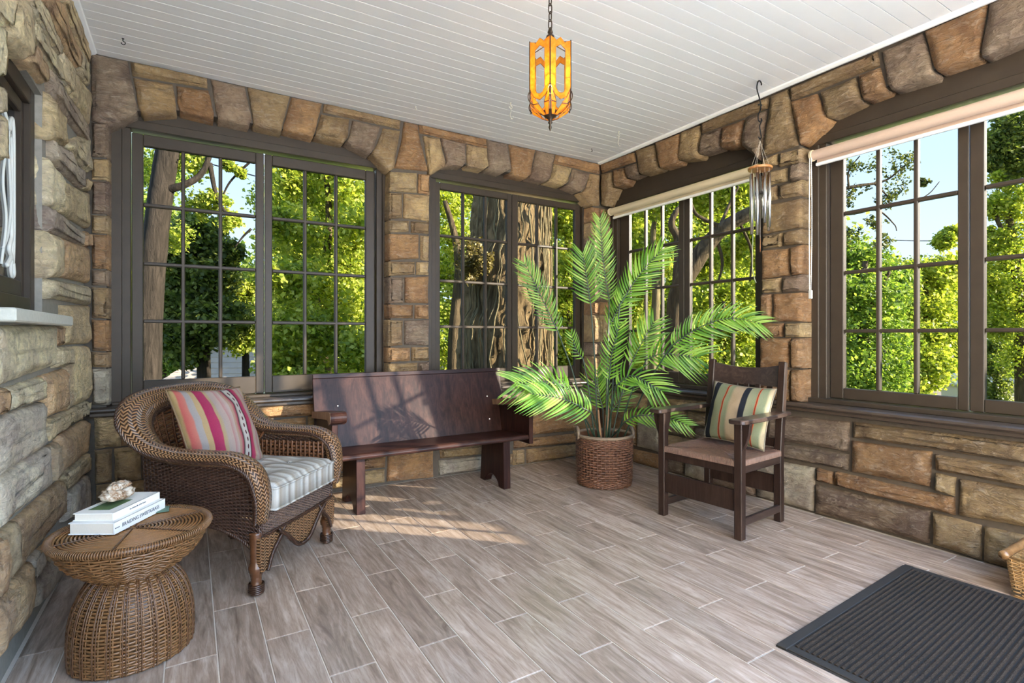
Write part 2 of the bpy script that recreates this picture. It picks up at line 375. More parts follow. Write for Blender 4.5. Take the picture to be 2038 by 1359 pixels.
STONES={'B':"""G -3840,2755 -3667,2757 -3620,2490 -3626,2453 -3751,2345 -3836,2369
B -3651,2757 -3256,2771 -3254,2700 -3642,2680
B -3638,2664 -3440,2675 -3420,2545 -3422,2506 -3589,2459 -3612,2494
O -3418,2670 -3249,2685 -3216,2548 -3223,2504 -3400,2518 -3414,2567
G -3233,2769 -3039,2772 -2999,2551 -3021,2502 -3190,2508 -3205,2561
B -3022,2769 -2765,2772 -2807,2558 -2815,2505 -2987,2515 -2995,2575
O -2751,2771 -2553,2776 -2595,2561 -2612,2508 -2802,2522 -2802,2553
B -2536,2769 -1973,2776 -1983,2697 -2541,2702
B -2556,2681 -2363,2686 -2369,2558 -2402,2509 -2595,2520 -2587,2563
G -2336,2683 -2135,2682 -2180,2508 -2214,2461 -2384,2519 -2360,2566
B -2110,2674 -1980,2679 -2026,2390 -2068,2355 -2198,2467 -2161,2536
O -1946,2783 -1841,2780 -1815,2638 -1751,2410 -2021,2393 -1972,2581
O -1829,2778 -1237,2781 -1223,2690 -1815,2698
T -1793,2684 -1653,2686 -1605,2513 -1605,2476 -1739,2377 -1776,2600
G -1646,2690 -1426,2686 -1421,2535 -1451,2499 -1605,2476 -1594,2525
T -1410,2682 -1229,2684 -1209,2546 -1254,2504 -1394,2503 -1410,2532
G -1230,2775 -1032,2773 -987,2553 -1078,2501 -1224,2507 -1205,2557
O -1011,2770 -743,2771 -787,2539 -830,2499 -999,2501 -981,2564
G -727,2768 -531,2769 -574,2536 -635,2492 -802,2501 -774,2557
O -511,2762 1,2760 -6,2666 -534,2678
T -534,2670 -340,2665 -374,2534 -435,2490 -603,2500 -564,2559
G -326,2659 -126,2652 -173,2509 -246,2462 -404,2492 -357,2537
B -119,2651 -6,2652 -6,2361 -94,2350 -225,2452 -162,2511
T -2057,2357 -1845,2378 -1845,2230 -2063,2208
O -1832,2377 -1740,2383 -1740,2229 -1832,2229
B -2063,2196 -1961,2208 -1963,2020 -2065,2002
T -1948,2208 -1743,2220 -1743,2020 -1951,2021
T -2065,1988 -1910,2002 -1910,1920 -2065,1900
B -1889,2000 -1745,2011 -1745,1920 -1887,1915
O -2065,1888 -1831,1903 -1831,1721 -2065,1691
T -1813,1899 -1745,1902 -1748,1708 -1813,1712
B -2073,1678 -1861,1691 -1861,1595 -2069,1571
T -1845,1689 -1748,1696 -1748,1596 -1845,1594
G -2069,1559 -1951,1563 -1953,1371 -2065,1365
O -1938,1566 -1748,1584 -1751,1375 -1940,1374
O -2073,1353 -1874,1355 -1876,1257 -2065,1250
O -1858,1356 -1748,1359 -1748,1253 -1858,1254
B -2073,1238 -1957,1235 -1961,1049 -2075,1039
G -1940,1235 -1745,1243 -1748,1044 -1944,1053
O -2073,1027 -1900,1024 -1900,927 -2073,919
B -1884,1028 -1745,1029 -1745,923 -1887,926
B -2073,907 -1841,907 -1841,710 -2073,722
G -1828,906 -1745,910 -1745,717 -1828,715
G -3835,2356 -3757,2368 -3757,2171 -3833,2160
T -3835,2147 -3757,2157 -3757,2036 -3833,2027
G -3835,2017 -3757,2025 -3757,1836 -3833,1830
T -3835,1818 -3757,1823 -3757,1721 -3833,1716
O -3835,1707 -3757,1711 -3757,1513 -3833,1511
G -3835,1501 -3757,1502 -3757,1416 -3833,1415
B -3835,1401 -3757,1400 -3757,1221 -3833,1222
O -3835,1212 -3757,1209 -3757,1029 -3833,1032
T -3835,1024 -3757,1019 -3757,934 -3833,939
W -3835,926 -3757,920 -3757,712 -3833,720
T -3824,645 -3701,650 -3701,464 -3820,461
O -3695,651 -3407,664 -3407,463 -3695,465
B -3822,451 -3743,451 -3745,256 -3820,257
T -3731,451 -3606,451 -3602,253 -3729,254
O -3593,452 -3339,454 -3339,256 -3591,262
B -3816,247 -3424,244 -3424,118 -3816,160
T -3817,142 -3475,125 -3475,48 -3817,51
O -3459,126 -3091,123 -3091,38 -3459,49
O -2984,657 -2578,660 -2578,562 -2984,567
O -2955,544 -2660,549 -2660,404 -2955,401
T -2643,552 -2302,555 -2302,404 -2643,404
O -2962,381 -2684,385 -2684,253 -2962,254
G -2668,388 -2425,385 -2425,248 -2668,251
B -3093,175 -2724,181 -2724,29 -3093,38
O -2708,222 -2502,224 -2502,126 -2708,120
O -2708,103 -2498,112 -2498,24 -2708,28
O -2485,228 -2091,217 -2096,130 -2485,145
T -2485,128 -2100,115 -2100,20 -2485,27
O -2072,215 -1709,216 -1709,-1 -2080,21
B -1651,219 -1240,209 -1240,132 -1641,142
W -1656,125 -1134,109 -1134,10 -1656,13
B -2408,386 -1847,389 -1847,260 -2408,254
G -2284,555 -1745,563 -1745,403 -2284,407
T -1827,389 -1252,395 -1252,241 -1827,260
O -1724,563 -1074,579 -1074,422 -1724,406
B -1228,398 -811,406 -811,244 -1228,241
B -2561,661 -2043,677 -2043,579 -2561,581
T -2024,677 -1423,691 -1423,586 -2024,580
G -1400,692 -1098,700 -1098,596 -1400,587
B -1110,106 -975,101 -975,11 -1110,13
G -1082,611 -11,630 -11,486 -1082,471
O -796,440 -11,467 -11,232 -796,247
O -956,219 -11,208 -11,122 -956,145
T -966,129 -854,125 -854,-2 -966,0
B -827,122 -11,108 -11,-12 -827,-5""",
'R':"""O -8,2754 -435,2739 -451,2658 -8,2674
B -8,2662 -158,2643 -170,2490 -70,2347 -8,2360
O -171,2653 -306,2641 -347,2526 -309,2487 -185,2490
G -334,2643 -460,2638 -490,2536 -364,2530 -339,2576
B -464,2748 -675,2738 -720,2521 -691,2515 -528,2523 -500,2545
O -691,2745 -950,2739 -930,2528 -920,2510 -750,2516 -720,2565
T -967,2746 -1155,2739 -1133,2507 -1117,2496 -947,2529 -933,2560
B -1171,2750 -1719,2735 -1704,2669 -1165,2672
G -1165,2662 -1343,2655 -1324,2529 -1311,2515 -1152,2519 -1133,2537
O -1353,2655 -1524,2649 -1495,2494 -1482,2480 -1346,2504 -1328,2527
G -1544,2651 -1701,2656 -1677,2476 -1647,2331 -1515,2470 -1508,2507
B -1734,2738 -1854,2737 -1867,2638 -1919,2351 -1677,2353 -1683,2452
O -1876,2646 -2041,2637 -2096,2463 -2076,2439 -1938,2346 -1900,2479
B -1864,2736 -2383,2738 -2391,2660 -1874,2657
B -2064,2634 -2268,2642 -2293,2504 -2279,2491 -2104,2465 -2083,2517
O -2282,2648 -2394,2645 -2425,2515 -2415,2499 -2310,2495 -2293,2537
G -2407,2730 -2601,2739 -2649,2507 -2643,2488 -2451,2498 -2431,2542
O -2610,2745 -2868,2748 -2838,2525 -2828,2509 -2667,2510 -2649,2540
G -2880,2747 -3131,2754 -3114,2553 -3108,2533 -2852,2503 -2846,2536
T -1674,2332 -1779,2335 -1779,2262 -1667,2265
T -1790,2333 -1944,2324 -1944,2233 -1790,2247
T -1682,2232 -1844,2222 -1844,2139 -1682,2140
G -1872,2235 -1944,2233 -1944,2127 -1872,2127
B -1674,2121 -1776,2125 -1776,2035 -1674,2029
T -1794,2120 -1944,2120 -1944,2024 -1794,2031
B -1674,2008 -1944,2001 -1944,1818 -1674,1816
T -1674,1801 -1812,1802 -1808,1715 -1674,1717
B -1826,1802 -1944,1805 -1944,1712 -1823,1717
O -1667,1702 -1862,1694 -1858,1518 -1667,1509
O -1876,1695 -1947,1702 -1947,1519 -1876,1513
T -1667,1504 -1801,1504 -1800,1409 -1667,1415
G -1815,1502 -1947,1511 -1946,1409 -1815,1407
O -1665,1401 -1735,1400 -1733,1215 -1665,1216
O -1751,1398 -1947,1395 -1946,1213 -1750,1216
O -1663,1205 -1817,1199 -1815,1113 -1660,1112
T -1833,1197 -1949,1200 -1947,1112 -1833,1110
O -1655,1102 -1862,1100 -1862,914 -1655,899
O -1879,1100 -1947,1102 -1947,911 -1879,906
O -1655,885 -1862,893 -1862,693 -1655,679
O -1876,894 -1944,898 -1944,692 -1876,691
T -6,599 -594,617 -582,487 -6,431
O -6,416 -458,452 -458,151 -6,125
W -483,432 -770,451 -770,142 -483,149
T -636,593 -1252,619 -1247,537 -781,526 -636,513
B -787,509 -1007,519 -1007,445 -787,435
B -1033,520 -1233,527 -1223,424 -1033,424
B -792,418 -1093,413 -1088,315 -792,317
G -1106,408 -1242,407 -1238,320 -1103,317
B -6,100 -406,118 -406,-20 -6,-25
O -426,113 -770,123 -770,-5 -432,-22
T -787,303 -1242,309 -1233,230 -787,222
G -787,205 -997,209 -986,18 -787,-5
W -1012,208 -1242,212 -1242,1 -1007,10
B -1262,617 -1572,626 -1572,471 -1262,459
O -1262,432 -1611,449 -1611,292 -1262,281
G -1262,213 -1611,222 -1611,-5 -1262,-13
G -1596,584 -2229,604 -2225,428 -1596,417
B -2253,607 -3050,614 -3050,520 -2253,518
G -1633,402 -2225,408 -2222,317 -1633,304
O -2246,495 -2639,502 -2631,318 -2246,312
B -2658,493 -3050,497 -3050,408 -2658,410
T -2659,396 -2742,389 -2736,295 -2655,302
T -2762,385 -3050,395 -3050,222 -2757,202
W -1633,279 -2025,286 -2018,14 -1633,11
O -2041,290 -2137,284 -2137,211 -2037,208
O -2148,292 -2739,285 -2739,199 -2144,206
G -2033,182 -2633,189 -2628,15 -2029,10
T -2647,183 -2845,176 -2845,6 -2647,18
T -2860,174 -3155,186 -3155,-3 -2857,4""",
'L':"""C -1740,2169 -1526,2240 -1566,2118 -1611,2096 -1729,2087
T -1512,2247 -1331,2335 -1246,2325 -1306,2142 -1364,2102 -1585,2085
C -1229,2323 -819,2340 -806,2256 -1264,2228
O -1281,2211 -1024,2230 -1035,2157 -1096,2128 -1339,2112
C -1315,2355 -1145,2443 -769,2432 -794,2378 -1220,2339
O -1116,2463 -794,2633 -307,2623 -324,2525 -391,2493
T -756,2654 -592,2743 26,2779 -4,2684 -254,2666
C -756,2433 -502,2451 -533,2304 -794,2272
C -307,2642 81,2700 81,2557 -218,2516 -307,2536
T -487,2446 -218,2503 81,2543 60,2333 -502,2298
G -1024,2225 -794,2256 60,2312 60,2221 -391,2188 -914,2146
T -981,2135 -662,2153 -662,2009 -992,1938
C -1740,2053 -1617,2093 -1617,1943 -1740,1874
C -1740,1863 -1617,1905 -1617,1823 -1740,1779
C -1740,1772 -1617,1813 -1617,1673 -1740,1642
C -596,2052 80,2278 80,2058 -628,2016
G -927,1959 -628,2007 -191,2025 -212,1918 -927,1874
T -157,2001 129,2015 129,1951 -183,1922
C -990,1856 -735,1843 -793,1679 -990,1667
T -720,1844 -191,1912 129,1943 104,1740 -764,1685
G -990,1659 -807,1667 -200,1685 -212,1607 -990,1559
O -162,1688 129,1716 129,1633 -170,1610
C -990,1550 -764,1567 -764,1388 -990,1364
O -735,1568 129,1625 129,1426 -744,1393
C -990,1356 -764,1369 129,1400 104,1297 -764,1286 -990,1278
T -680,1258 137,1290 137,1078 -680,1081
O -860,1160 -705,1164 -705,1078 -844,1077
C -1724,1147 -882,1161 -871,992 -1724,965
C -837,1065 -519,1062 -533,971 -837,982
T -490,1063 96,1056 96,753 -615,768 -615,954
O -1076,953 -641,958 -649,772 -1048,783
C -1560,945 -1114,951 -1086,864 -1560,875
O -1724,956 -1584,948 -1584,871 -1724,878
T -1076,769 -306,746 -289,674 -1067,680
C -266,751 96,742 117,662 -256,671
W -1728,866 -1096,850 -1083,674 -1728,684
O -792,667 -47,638 -56,456 -796,492
C -4,632 172,627 172,429 -4,450
B -959,650 -822,643 -822,489 -959,488
W -1733,686 -982,655 -970,488 -1733,531
T -741,476 152,421 152,334 -670,389
W -626,366 -196,339 -156,142 -655,243
G -144,337 152,311 152,114 -127,141
O -1449,483 -713,453 -661,286 -1433,315
B -1627,493 -1472,488 -1436,323 -1621,310
O -1733,514 -1637,488 -1631,310 -1733,326
W -1276,289 -1161,286 -1102,199 -1271,205
O -1125,270 -875,240 -896,171 -1087,194
G -1205,185 -830,142 -525,29 -634,10 -1271,102
O -1724,302 -1295,284 -1295,106 -1724,136
B -402,161 191,104 191,43 -402,79
C -792,482 -680,433 191,395 191,441""",
}
TREES = [
 ('tree','tall tree with a dark leaning trunk outside the first window','yellow','dark',[[(-3.88,4.63,-1.09,0.199),(-3.85,4.61,0.51,0.179),(-3.79,4.58,1.84,0.159),(-3.69,4.51,2.9,0.146),(-3.58,4.45,3.76,0.133),(-3.51,4.4,4.49,0.12),(-3.42,4.35,5.29,0.093)],[(-3.67,4.5,3.03,0.06),(-3.42,4.35,3.11,0.046),(-3.22,4.35,3.29,0.04),(-3.11,4.39,3.63,0.034),(-3.05,4.36,4.04,0.027)],[(-3.12,4.4,3.46,0.034),(-3.06,4.36,3.09,0.027),(-2.99,4.32,2.88,0.024),(-2.92,4.28,2.78,0.014)],[(-2.64,4.11,2.57,0.017),(-2.73,4.16,2.47,0.014),(-2.83,4.22,2.32,0.008)],[(-2.63,4.22,3.53,0.017),(-2.87,4.36,3.25,0.014),(-2.98,4.44,3.01,0.01)]],[(-3.89,5.34,3.56,0.32),(-3.85,5.54,2.73,0.33),(-3.56,5.37,2.58,0.26),(-3.31,4.63,3.46,0.21),(-3.04,4.47,2.97,0.17),(-3.25,4.71,2.93,0.21),(-2.9,4.38,3.46,0.08),(-3.43,4.82,3.7,0.14),(-3.83,5.18,4.45,0.5),(-2.75,4.29,3.36,0.07),(-2.89,4.49,2.72,0.15),(-2.64,4.11,3.97,0.24)],230,0.06),
 ('tree','dark green tree standing behind the leaning trunk','dark','dark',[[(-3.09,7.89,-2.09,0.135),(-3.13,7.92,0.81,0.116),(-3.17,7.94,2.16,0.087),(-3.19,7.95,3.13,0.048)]],[(-3.21,7.97,3.03,0.44),(-3.46,8.12,2.45,0.58),(-2.96,7.82,2.31,0.44),(-3.17,7.94,1.68,0.63),(-3.83,8.34,1.78,0.63),(-2.85,7.51,1.38,0.47),(-3.5,7.91,1.0,0.47),(-2.72,7.67,2.74,0.24),(-4.0,8.44,2.55,0.48)],900,0.11),
 ('shrub','light green bush beside the neighbouring roof','yellow','dark',[[(-2.36,8.38,-0.26,0.083),(-2.37,8.39,1.41,0.052)]],[(-2.36,8.38,2.09,0.33),(-2.53,8.49,1.57,0.37),(-2.19,8.28,1.72,0.31),(-2.49,7.88,1.1,0.38),(-2.14,7.67,1.25,0.3)],420,0.09),
 ('maple_tree','bright yellow-green maple filling the right sash of the first window','yellow','mid',[[(-1.22,5.94,-1.87,0.108),(-1.26,5.96,0.29,0.099),(-1.33,6.01,1.73,0.081),(-1.22,5.94,3.08,0.063),(-1.27,5.97,4.16,0.045)],[(-1.3,5.98,1.55,0.054),(-0.95,5.77,2.27,0.036),(-0.78,5.56,2.88,0.027)]],[(-1.84,6.31,3.8,0.45),(-1.23,6.53,4.13,0.57),(-0.87,5.73,3.71,0.5),(-0.86,5.13,2.98,0.43),(-1.81,5.71,2.89,0.47),(-1.15,6.48,3.19,0.57),(-0.87,5.73,2.36,0.54),(-2.11,4.72,1.94,0.36),(-1.51,5.53,2.04,0.51),(-1.08,5.27,1.61,0.51),(-2.04,4.68,1.25,0.42),(-1.53,5.07,1.1,0.45),(-1.09,4.57,0.86,0.44),(-2.14,4.98,0.71,0.35),(-2.2,5.36,2.96,0.2),(-1.91,4.6,0.42,0.38),(-0.87,5.73,4.52,0.54),(-1.72,6.24,4.52,0.45)],420,0.1),
 ('tree','slim forked tree left of the huge trunk','yellow','mid',[[(0.88,5.25,-2.03,0.133),(0.9,5.23,0.62,0.123),(0.94,5.21,1.57,0.114),(1.0,5.17,2.33,0.104),(0.92,5.22,3.0,0.066),(0.76,5.32,3.66,0.047)],[(1.0,5.17,2.28,0.076),(1.24,5.03,2.81,0.057),(1.37,4.95,3.28,0.038)]],[(0.96,5.78,3.79,0.45),(1.35,6.13,3.18,0.42),(1.12,6.27,2.45,0.42),(1.3,6.16,1.62,0.47),(0.92,5.81,0.8,0.45),(1.7,5.92,4.02,0.42),(1.57,6.0,1.83,0.31),(0.92,5.81,4.48,0.5),(1.39,5.52,0.9,0.3)],420,0.09),
 ('big_tree','huge old tree trunk with furrowed bark outside the second window','ivy','furrow',[[(0.48,2.68,-2.0,0.829),(0.5,2.67,0.17,0.735),(0.51,2.66,0.89,0.685),(0.54,2.64,1.9,0.62),(0.58,2.62,2.83,0.562),(0.6,2.61,3.56,0.548),(0.63,2.59,4.49,0.534),(0.65,2.58,5.5,0.519)]],[(-0.21,2.34,2.23,0.2),(-0.24,2.36,1.96,0.18),(-0.12,2.17,2.08,0.16)],160,0.05),
 ('tree','leafy green tree right of the huge trunk','yellow','mid',[[(3.96,5.72,-2.66,0.114),(3.94,5.73,0.75,0.102),(3.98,5.7,2.35,0.091),(3.94,5.73,3.83,0.057)]],[(3.47,5.43,3.71,0.38),(3.8,5.23,3.6,0.44),(3.87,5.78,2.92,0.51),(4.16,5.6,2.35,0.46),(3.77,5.83,2.01,0.46),(3.96,5.72,1.32,0.57),(3.77,5.83,0.53,0.46),(4.21,5.57,0.75,0.46),(3.96,5.72,4.51,0.46),(4.77,5.81,3.11,0.53),(4.82,5.78,1.69,0.59)],480,0.1),
 ('old_tree','twisted tree with a thick bent branch outside the third window','yellow','mid',[[(3.21,2.08,-1.56,0.153),(3.25,2.05,0.38,0.145),(3.29,2.03,1.18,0.137),(3.32,2.01,1.67,0.145),(3.39,1.85,2.1,0.151),(3.59,1.61,2.56,0.126),(3.74,1.4,2.81,0.109),(4.02,1.12,3.01,0.1),(4.32,0.82,3.15,0.083),(4.77,0.55,3.27,0.068)],[(3.32,2.01,1.63,0.097),(3.34,2.0,2.15,0.081),(3.43,2.06,2.65,0.073),(3.33,2.12,2.91,0.057),(3.38,2.09,3.1,0.049),(3.58,2.09,3.29,0.033)],[(3.71,1.42,2.78,0.039),(3.48,1.57,2.91,0.031),(3.34,1.65,3.01,0.027),(3.26,1.7,3.24,0.019)],[(3.64,1.46,2.78,0.027),(3.9,1.43,3.23,0.02),(4.0,1.37,3.46,0.016)],[(3.69,1.55,2.68,0.031),(3.78,1.5,2.28,0.024),(3.73,1.53,1.97,0.017)],[(3.91,1.3,2.89,0.023),(4.08,1.2,2.43,0.019),(4.06,1.21,1.96,0.016)]],[(4.44,2.5,3.62,0.36),(4.4,1.94,3.58,0.38),(4.76,1.72,3.58,0.34),(5.14,2.08,3.98,0.32),(4.93,2.79,2.43,0.23),(5.42,2.49,2.71,0.33),(5.29,1.99,2.9,0.27),(3.75,2.92,3.53,0.32),(4.67,2.36,4.16,0.36)],420,0.085),
 ('slender_tree','slender pale trunk beside the twisted tree outside the third window','yellow','pale',[[(4.12,3.28,-2.03,0.085),(4.12,3.28,0.43,0.085),(4.15,3.26,1.38,0.085),(4.17,3.25,2.14,0.076),(4.12,3.28,2.9,0.057),(4.16,3.26,3.47,0.038)]],[(4.11,3.87,3.49,0.4),(4.2,3.82,2.79,0.4),(4.78,4.05,3.18,0.29),(4.07,3.9,2.09,0.4),(4.74,4.08,1.83,0.37),(4.11,3.87,1.3,0.4),(4.78,4.05,0.89,0.42),(4.96,3.94,2.56,0.29)],420,0.085),
 ('shrub','bright bush below the thick bent branch','yellow','mid',[[(6.55,3.56,-2.5,0.087),(6.53,3.57,0.55,0.065),(6.55,3.56,1.86,0.033)]],[(6.59,4.12,1.89,0.51),(7.08,3.83,2.12,0.51),(7.56,3.53,2.23,0.46),(6.18,3.79,1.1,0.49),(6.64,3.5,1.2,0.49),(7.11,3.22,1.31,0.49),(5.67,3.51,0.47,0.42),(6.16,3.21,0.42,0.47),(6.65,2.91,0.57,0.42),(7.31,4.27,3.11,0.42),(8.02,3.84,2.99,0.42)],480,0.095),
 ('tree','spreading green tree along the left of the fourth window','green','mid',[[(9.7,2.23,-2.66,0.137),(9.72,2.22,0.3,0.125),(9.66,2.25,1.66,0.091),(9.72,2.22,2.8,0.057)],[(9.68,2.24,1.44,0.057),(10.0,2.05,2.12,0.046),(10.19,1.93,2.57,0.034)]],[(9.99,2.64,2.99,0.47),(10.35,2.42,2.75,0.53),(9.41,2.41,2.12,0.57),(10.0,2.05,2.01,0.63),(9.51,2.35,1.21,0.63),(10.09,1.99,1.09,0.63),(8.88,2.15,0.33,0.55),(9.44,1.81,0.22,0.6),(11.53,2.29,2.45,0.37)],560,0.105),
 ('tree','bright leafy tree in the middle of the fourth window','yellow','mid',[[(13.24,2.42,-3.29,0.159),(13.22,2.44,-0.1,0.146),(13.3,2.39,1.49,0.106),(13.24,2.42,2.55,0.066)]],[(12.84,2.66,2.75,0.46),(13.35,2.35,2.68,0.53),(13.75,2.11,2.82,0.46),(13.01,2.56,1.89,0.66),(13.58,2.22,1.89,0.6),(12.54,2.26,0.96,0.64),(13.09,1.93,1.09,0.45),(11.85,2.1,0.17,0.55),(12.27,1.84,0.35,0.49),(13.69,2.15,3.61,0.24),(13.86,2.04,3.81,0.19),(11.63,2.23,-0.14,0.49)],560,0.11),
 ('shrub','dark cypress shaped shrub near the cream gable','dark','mid',[[(21.37,3.34,-4.87,0.144),(21.37,3.34,-1.62,0.126),(21.38,3.33,-0.18,0.072)]],[(21.38,3.33,0.72,0.31),(21.32,3.36,-0.0,0.4),(21.41,3.31,-0.72,0.43),(21.29,3.38,-1.26,0.47)],500,0.1),
 ('tree','tall bright tree on the far right of the fourth window','yellow','mid',[[(16.86,1.4,-3.61,0.228),(16.83,1.41,-0.19,0.199),(16.74,1.47,2.08,0.142),(16.55,1.58,3.79,0.1),(16.43,1.65,4.65,0.071)],[(16.61,1.54,3.51,0.071),(16.25,1.76,4.22,0.057),(16.07,1.88,4.79,0.043)]],[(16.19,1.8,4.79,0.37),(16.61,1.54,4.93,0.57),(16.98,1.32,4.22,0.71),(16.07,1.88,3.93,0.28),(16.37,1.69,3.51,0.5),(16.74,1.47,2.8,0.71),(16.19,1.8,2.23,0.5),(16.86,1.4,1.66,0.71),(16.25,1.76,1.37,0.43),(16.86,1.4,0.52,0.64),(16.37,1.69,5.64,0.34),(15.88,1.99,2.8,0.31),(17.1,1.25,5.78,0.57),(15.76,2.06,3.65,0.23)],480,0.11),
 ('tree','dark leafed tree overhanging the top right of the fourth window','dark','mid',[[(9.8,-1.34,-1.72,0.256),(9.65,-1.25,1.7,0.239),(9.36,-1.07,3.58,0.154),(8.92,-0.81,4.35,0.077),(8.48,-0.54,4.52,0.043),(8.27,-0.41,4.35,0.021)]],[(8.38,-0.47,4.39,0.22),(8.56,-0.58,4.69,0.29),(8.78,-0.72,4.35,0.34),(8.32,-0.44,4.05,0.12),(8.7,-0.67,4.0,0.22),(9.0,-0.85,4.77,0.43),(8.48,-0.54,4.26,0.22),(9.29,-1.03,4.26,0.51)],420,0.075),
 ('branch_tree','sparse dark twigs hanging across the blue sky in the fourth window','bronze','mid',[[(3.84,0.53,-0.53,0.114),(3.9,0.49,1.6,0.107),(4.02,0.42,2.67,0.078),(4.32,0.23,3.1,0.036),(4.58,-0.04,3.2,0.025),(4.94,-0.26,3.28,0.015),(5.18,-0.41,3.49,0.011)],[(4.32,0.23,2.81,0.025),(4.69,0.01,2.85,0.018),(4.85,-0.21,2.87,0.013),(5.05,-0.33,2.68,0.008),(5.09,-0.35,2.58,0.006)],[(4.52,-0.0,3.18,0.015),(4.52,-0.0,3.42,0.011),(4.65,-0.08,3.63,0.008)],[(4.82,-0.19,3.24,0.013),(4.97,-0.28,3.07,0.009),(5.0,-0.3,2.93,0.007)],[(5.33,-0.5,3.0,0.008),(5.48,-0.59,3.11,0.007),(5.6,-0.66,3.27,0.005)]],[(4.63,0.05,3.49,0.18),(4.69,0.01,3.13,0.18),(5.02,-0.19,3.52,0.2),(5.17,-0.28,3.27,0.2),(5.05,-0.21,3.06,0.17),(4.49,0.25,3.34,0.29),(5.41,-0.54,3.25,0.07),(4.96,-0.16,2.7,0.13),(5.18,-0.41,3.56,0.14),(4.73,0.1,2.55,0.17),(5.17,-0.16,2.49,0.14)],70,0.05),
 ('tree','bright tree standing farther back behind the right sash of the first window','yellow','mid',[[(0.17,12.7,-3.92,0.121),(0.17,12.7,1.54,0.106),(0.3,12.62,4.88,0.076)]],[(-1.0,13.41,5.18,0.76),(-0.09,12.86,5.49,0.91),(0.82,12.3,5.18,0.91),(1.6,11.83,4.43,0.91),(-0.74,13.25,3.82,0.91),(0.3,12.62,3.82,0.91),(1.21,12.07,3.06,0.91),(-0.61,13.17,2.45,0.91),(0.43,12.54,2.15,0.91),(1.34,11.99,1.54,0.91),(-0.74,13.25,0.93,0.91),(0.3,12.62,0.63,0.91),(1.34,11.99,0.33,0.76)],700,0.15),
 ('tree','green tree far behind the leaning trunk','green','mid',[[(-4.02,16.41,-4.24,0.129),(-4.02,16.41,1.57,0.113),(-4.02,16.41,4.15,0.081)]],[(-4.57,16.75,3.5,0.81),(-3.74,16.25,3.18,0.81),(-3.06,15.83,2.86,0.81),(-4.57,16.75,2.05,0.81),(-3.74,16.25,1.73,0.81),(-2.92,15.74,1.57,0.81),(-4.43,16.66,0.76,0.73),(-3.74,16.25,0.44,0.65),(-4.43,16.66,5.12,0.73),(-4.02,16.41,6.24,0.65)],650,0.15),
 ('tree','bright tree farther back behind the twisted tree of the third window','yellow','mid',[[(11.56,8.12,-4.55,0.137),(11.56,8.12,1.59,0.12),(11.56,8.12,5.01,0.085)]],[(9.51,9.36,5.35,1.02),(10.54,8.74,5.69,1.02),(11.56,8.12,5.86,1.02),(12.58,7.5,6.03,1.02),(9.51,9.36,3.64,1.2),(10.68,8.66,3.98,1.2),(11.85,7.95,4.16,1.2),(12.87,7.33,4.33,1.02),(9.66,9.28,1.76,1.2),(10.83,8.57,1.94,1.2),(12.0,7.86,2.11,1.2),(13.02,7.24,2.28,1.02),(10.1,9.01,0.4,1.02),(11.56,8.12,0.4,1.02),(12.87,7.33,0.57,1.02)],750,0.16),
 ('far_trees','hazy row of distant trees beyond the gardens','far','mid',[[(4.18,40.68,-12.12,0.239),(4.18,40.68,2.23,0.159)],[(21.21,30.34,-12.12,0.239),(21.21,30.34,3.82,0.159)],[(41.65,17.93,-12.12,0.239),(41.65,17.93,3.82,0.159)]],[(-7.06,47.5,3.02,2.39),(-5.01,46.26,3.82,2.79),(-1.95,44.4,3.02,2.39),(0.78,42.75,3.82,2.19),(2.82,41.51,5.41,3.59),(6.23,39.44,6.61,4.38),(9.63,37.37,6.21,4.38),(13.72,34.89,7.01,5.18),(17.81,32.41,6.21,4.78),(21.55,30.13,7.01,5.18),(25.3,27.86,7.8,5.58),(29.39,25.38,8.2,5.98),(33.13,23.1,8.2,5.98),(36.88,20.83,7.01,5.18),(40.28,18.76,5.02,2.79),(43.69,16.69,4.22,2.39),(46.75,14.83,4.62,2.39),(50.5,12.56,3.82,2.79),(53.91,10.49,3.82,3.59),(-0.07,40.92,1.41,3.04),(5.45,37.57,0.66,3.79),(11.93,33.63,0.66,4.17),(18.42,29.69,0.66,4.17),(24.91,25.76,0.28,4.17),(31.39,21.82,0.28,4.17),(37.88,17.88,-0.1,3.04),(42.75,14.92,-0.1,2.66),(47.61,11.97,-0.86,2.28),(-4.93,43.87,0.28,3.04)],900,0.46),
]
CABLES = [[(-5.38,13.73,6.51),(-3.47,12.57,5.85),(-1.86,11.59,5.33),(0.66,10.29,4.65),(2.44,9.33,4.17),(4.01,8.49,3.82),(5.37,7.79,3.54),(7.37,7.16,3.37)],[(-2.39,12.61,6.35),(0.23,11.14,5.54),(0.83,10.89,5.34),(2.72,9.98,5.04),(4.43,9.17,4.55),(5.73,8.62,4.18),(8.45,7.43,3.63)],[(0.19,9.88,5.01),(2.28,8.96,4.44),(3.86,8.24,3.97),(5.08,7.73,3.64),(7.56,6.57,3.17)],[(19.38,5.72,4.72),(20.51,5.03,4.7),(21.4,4.49,4.76),(22.3,3.94,4.8),(24.57,2.56,4.87)],[(14.48,6.35,2.11),(15.94,5.46,2.17),(19.73,3.16,2.57),(21.77,1.92,2.76)]]
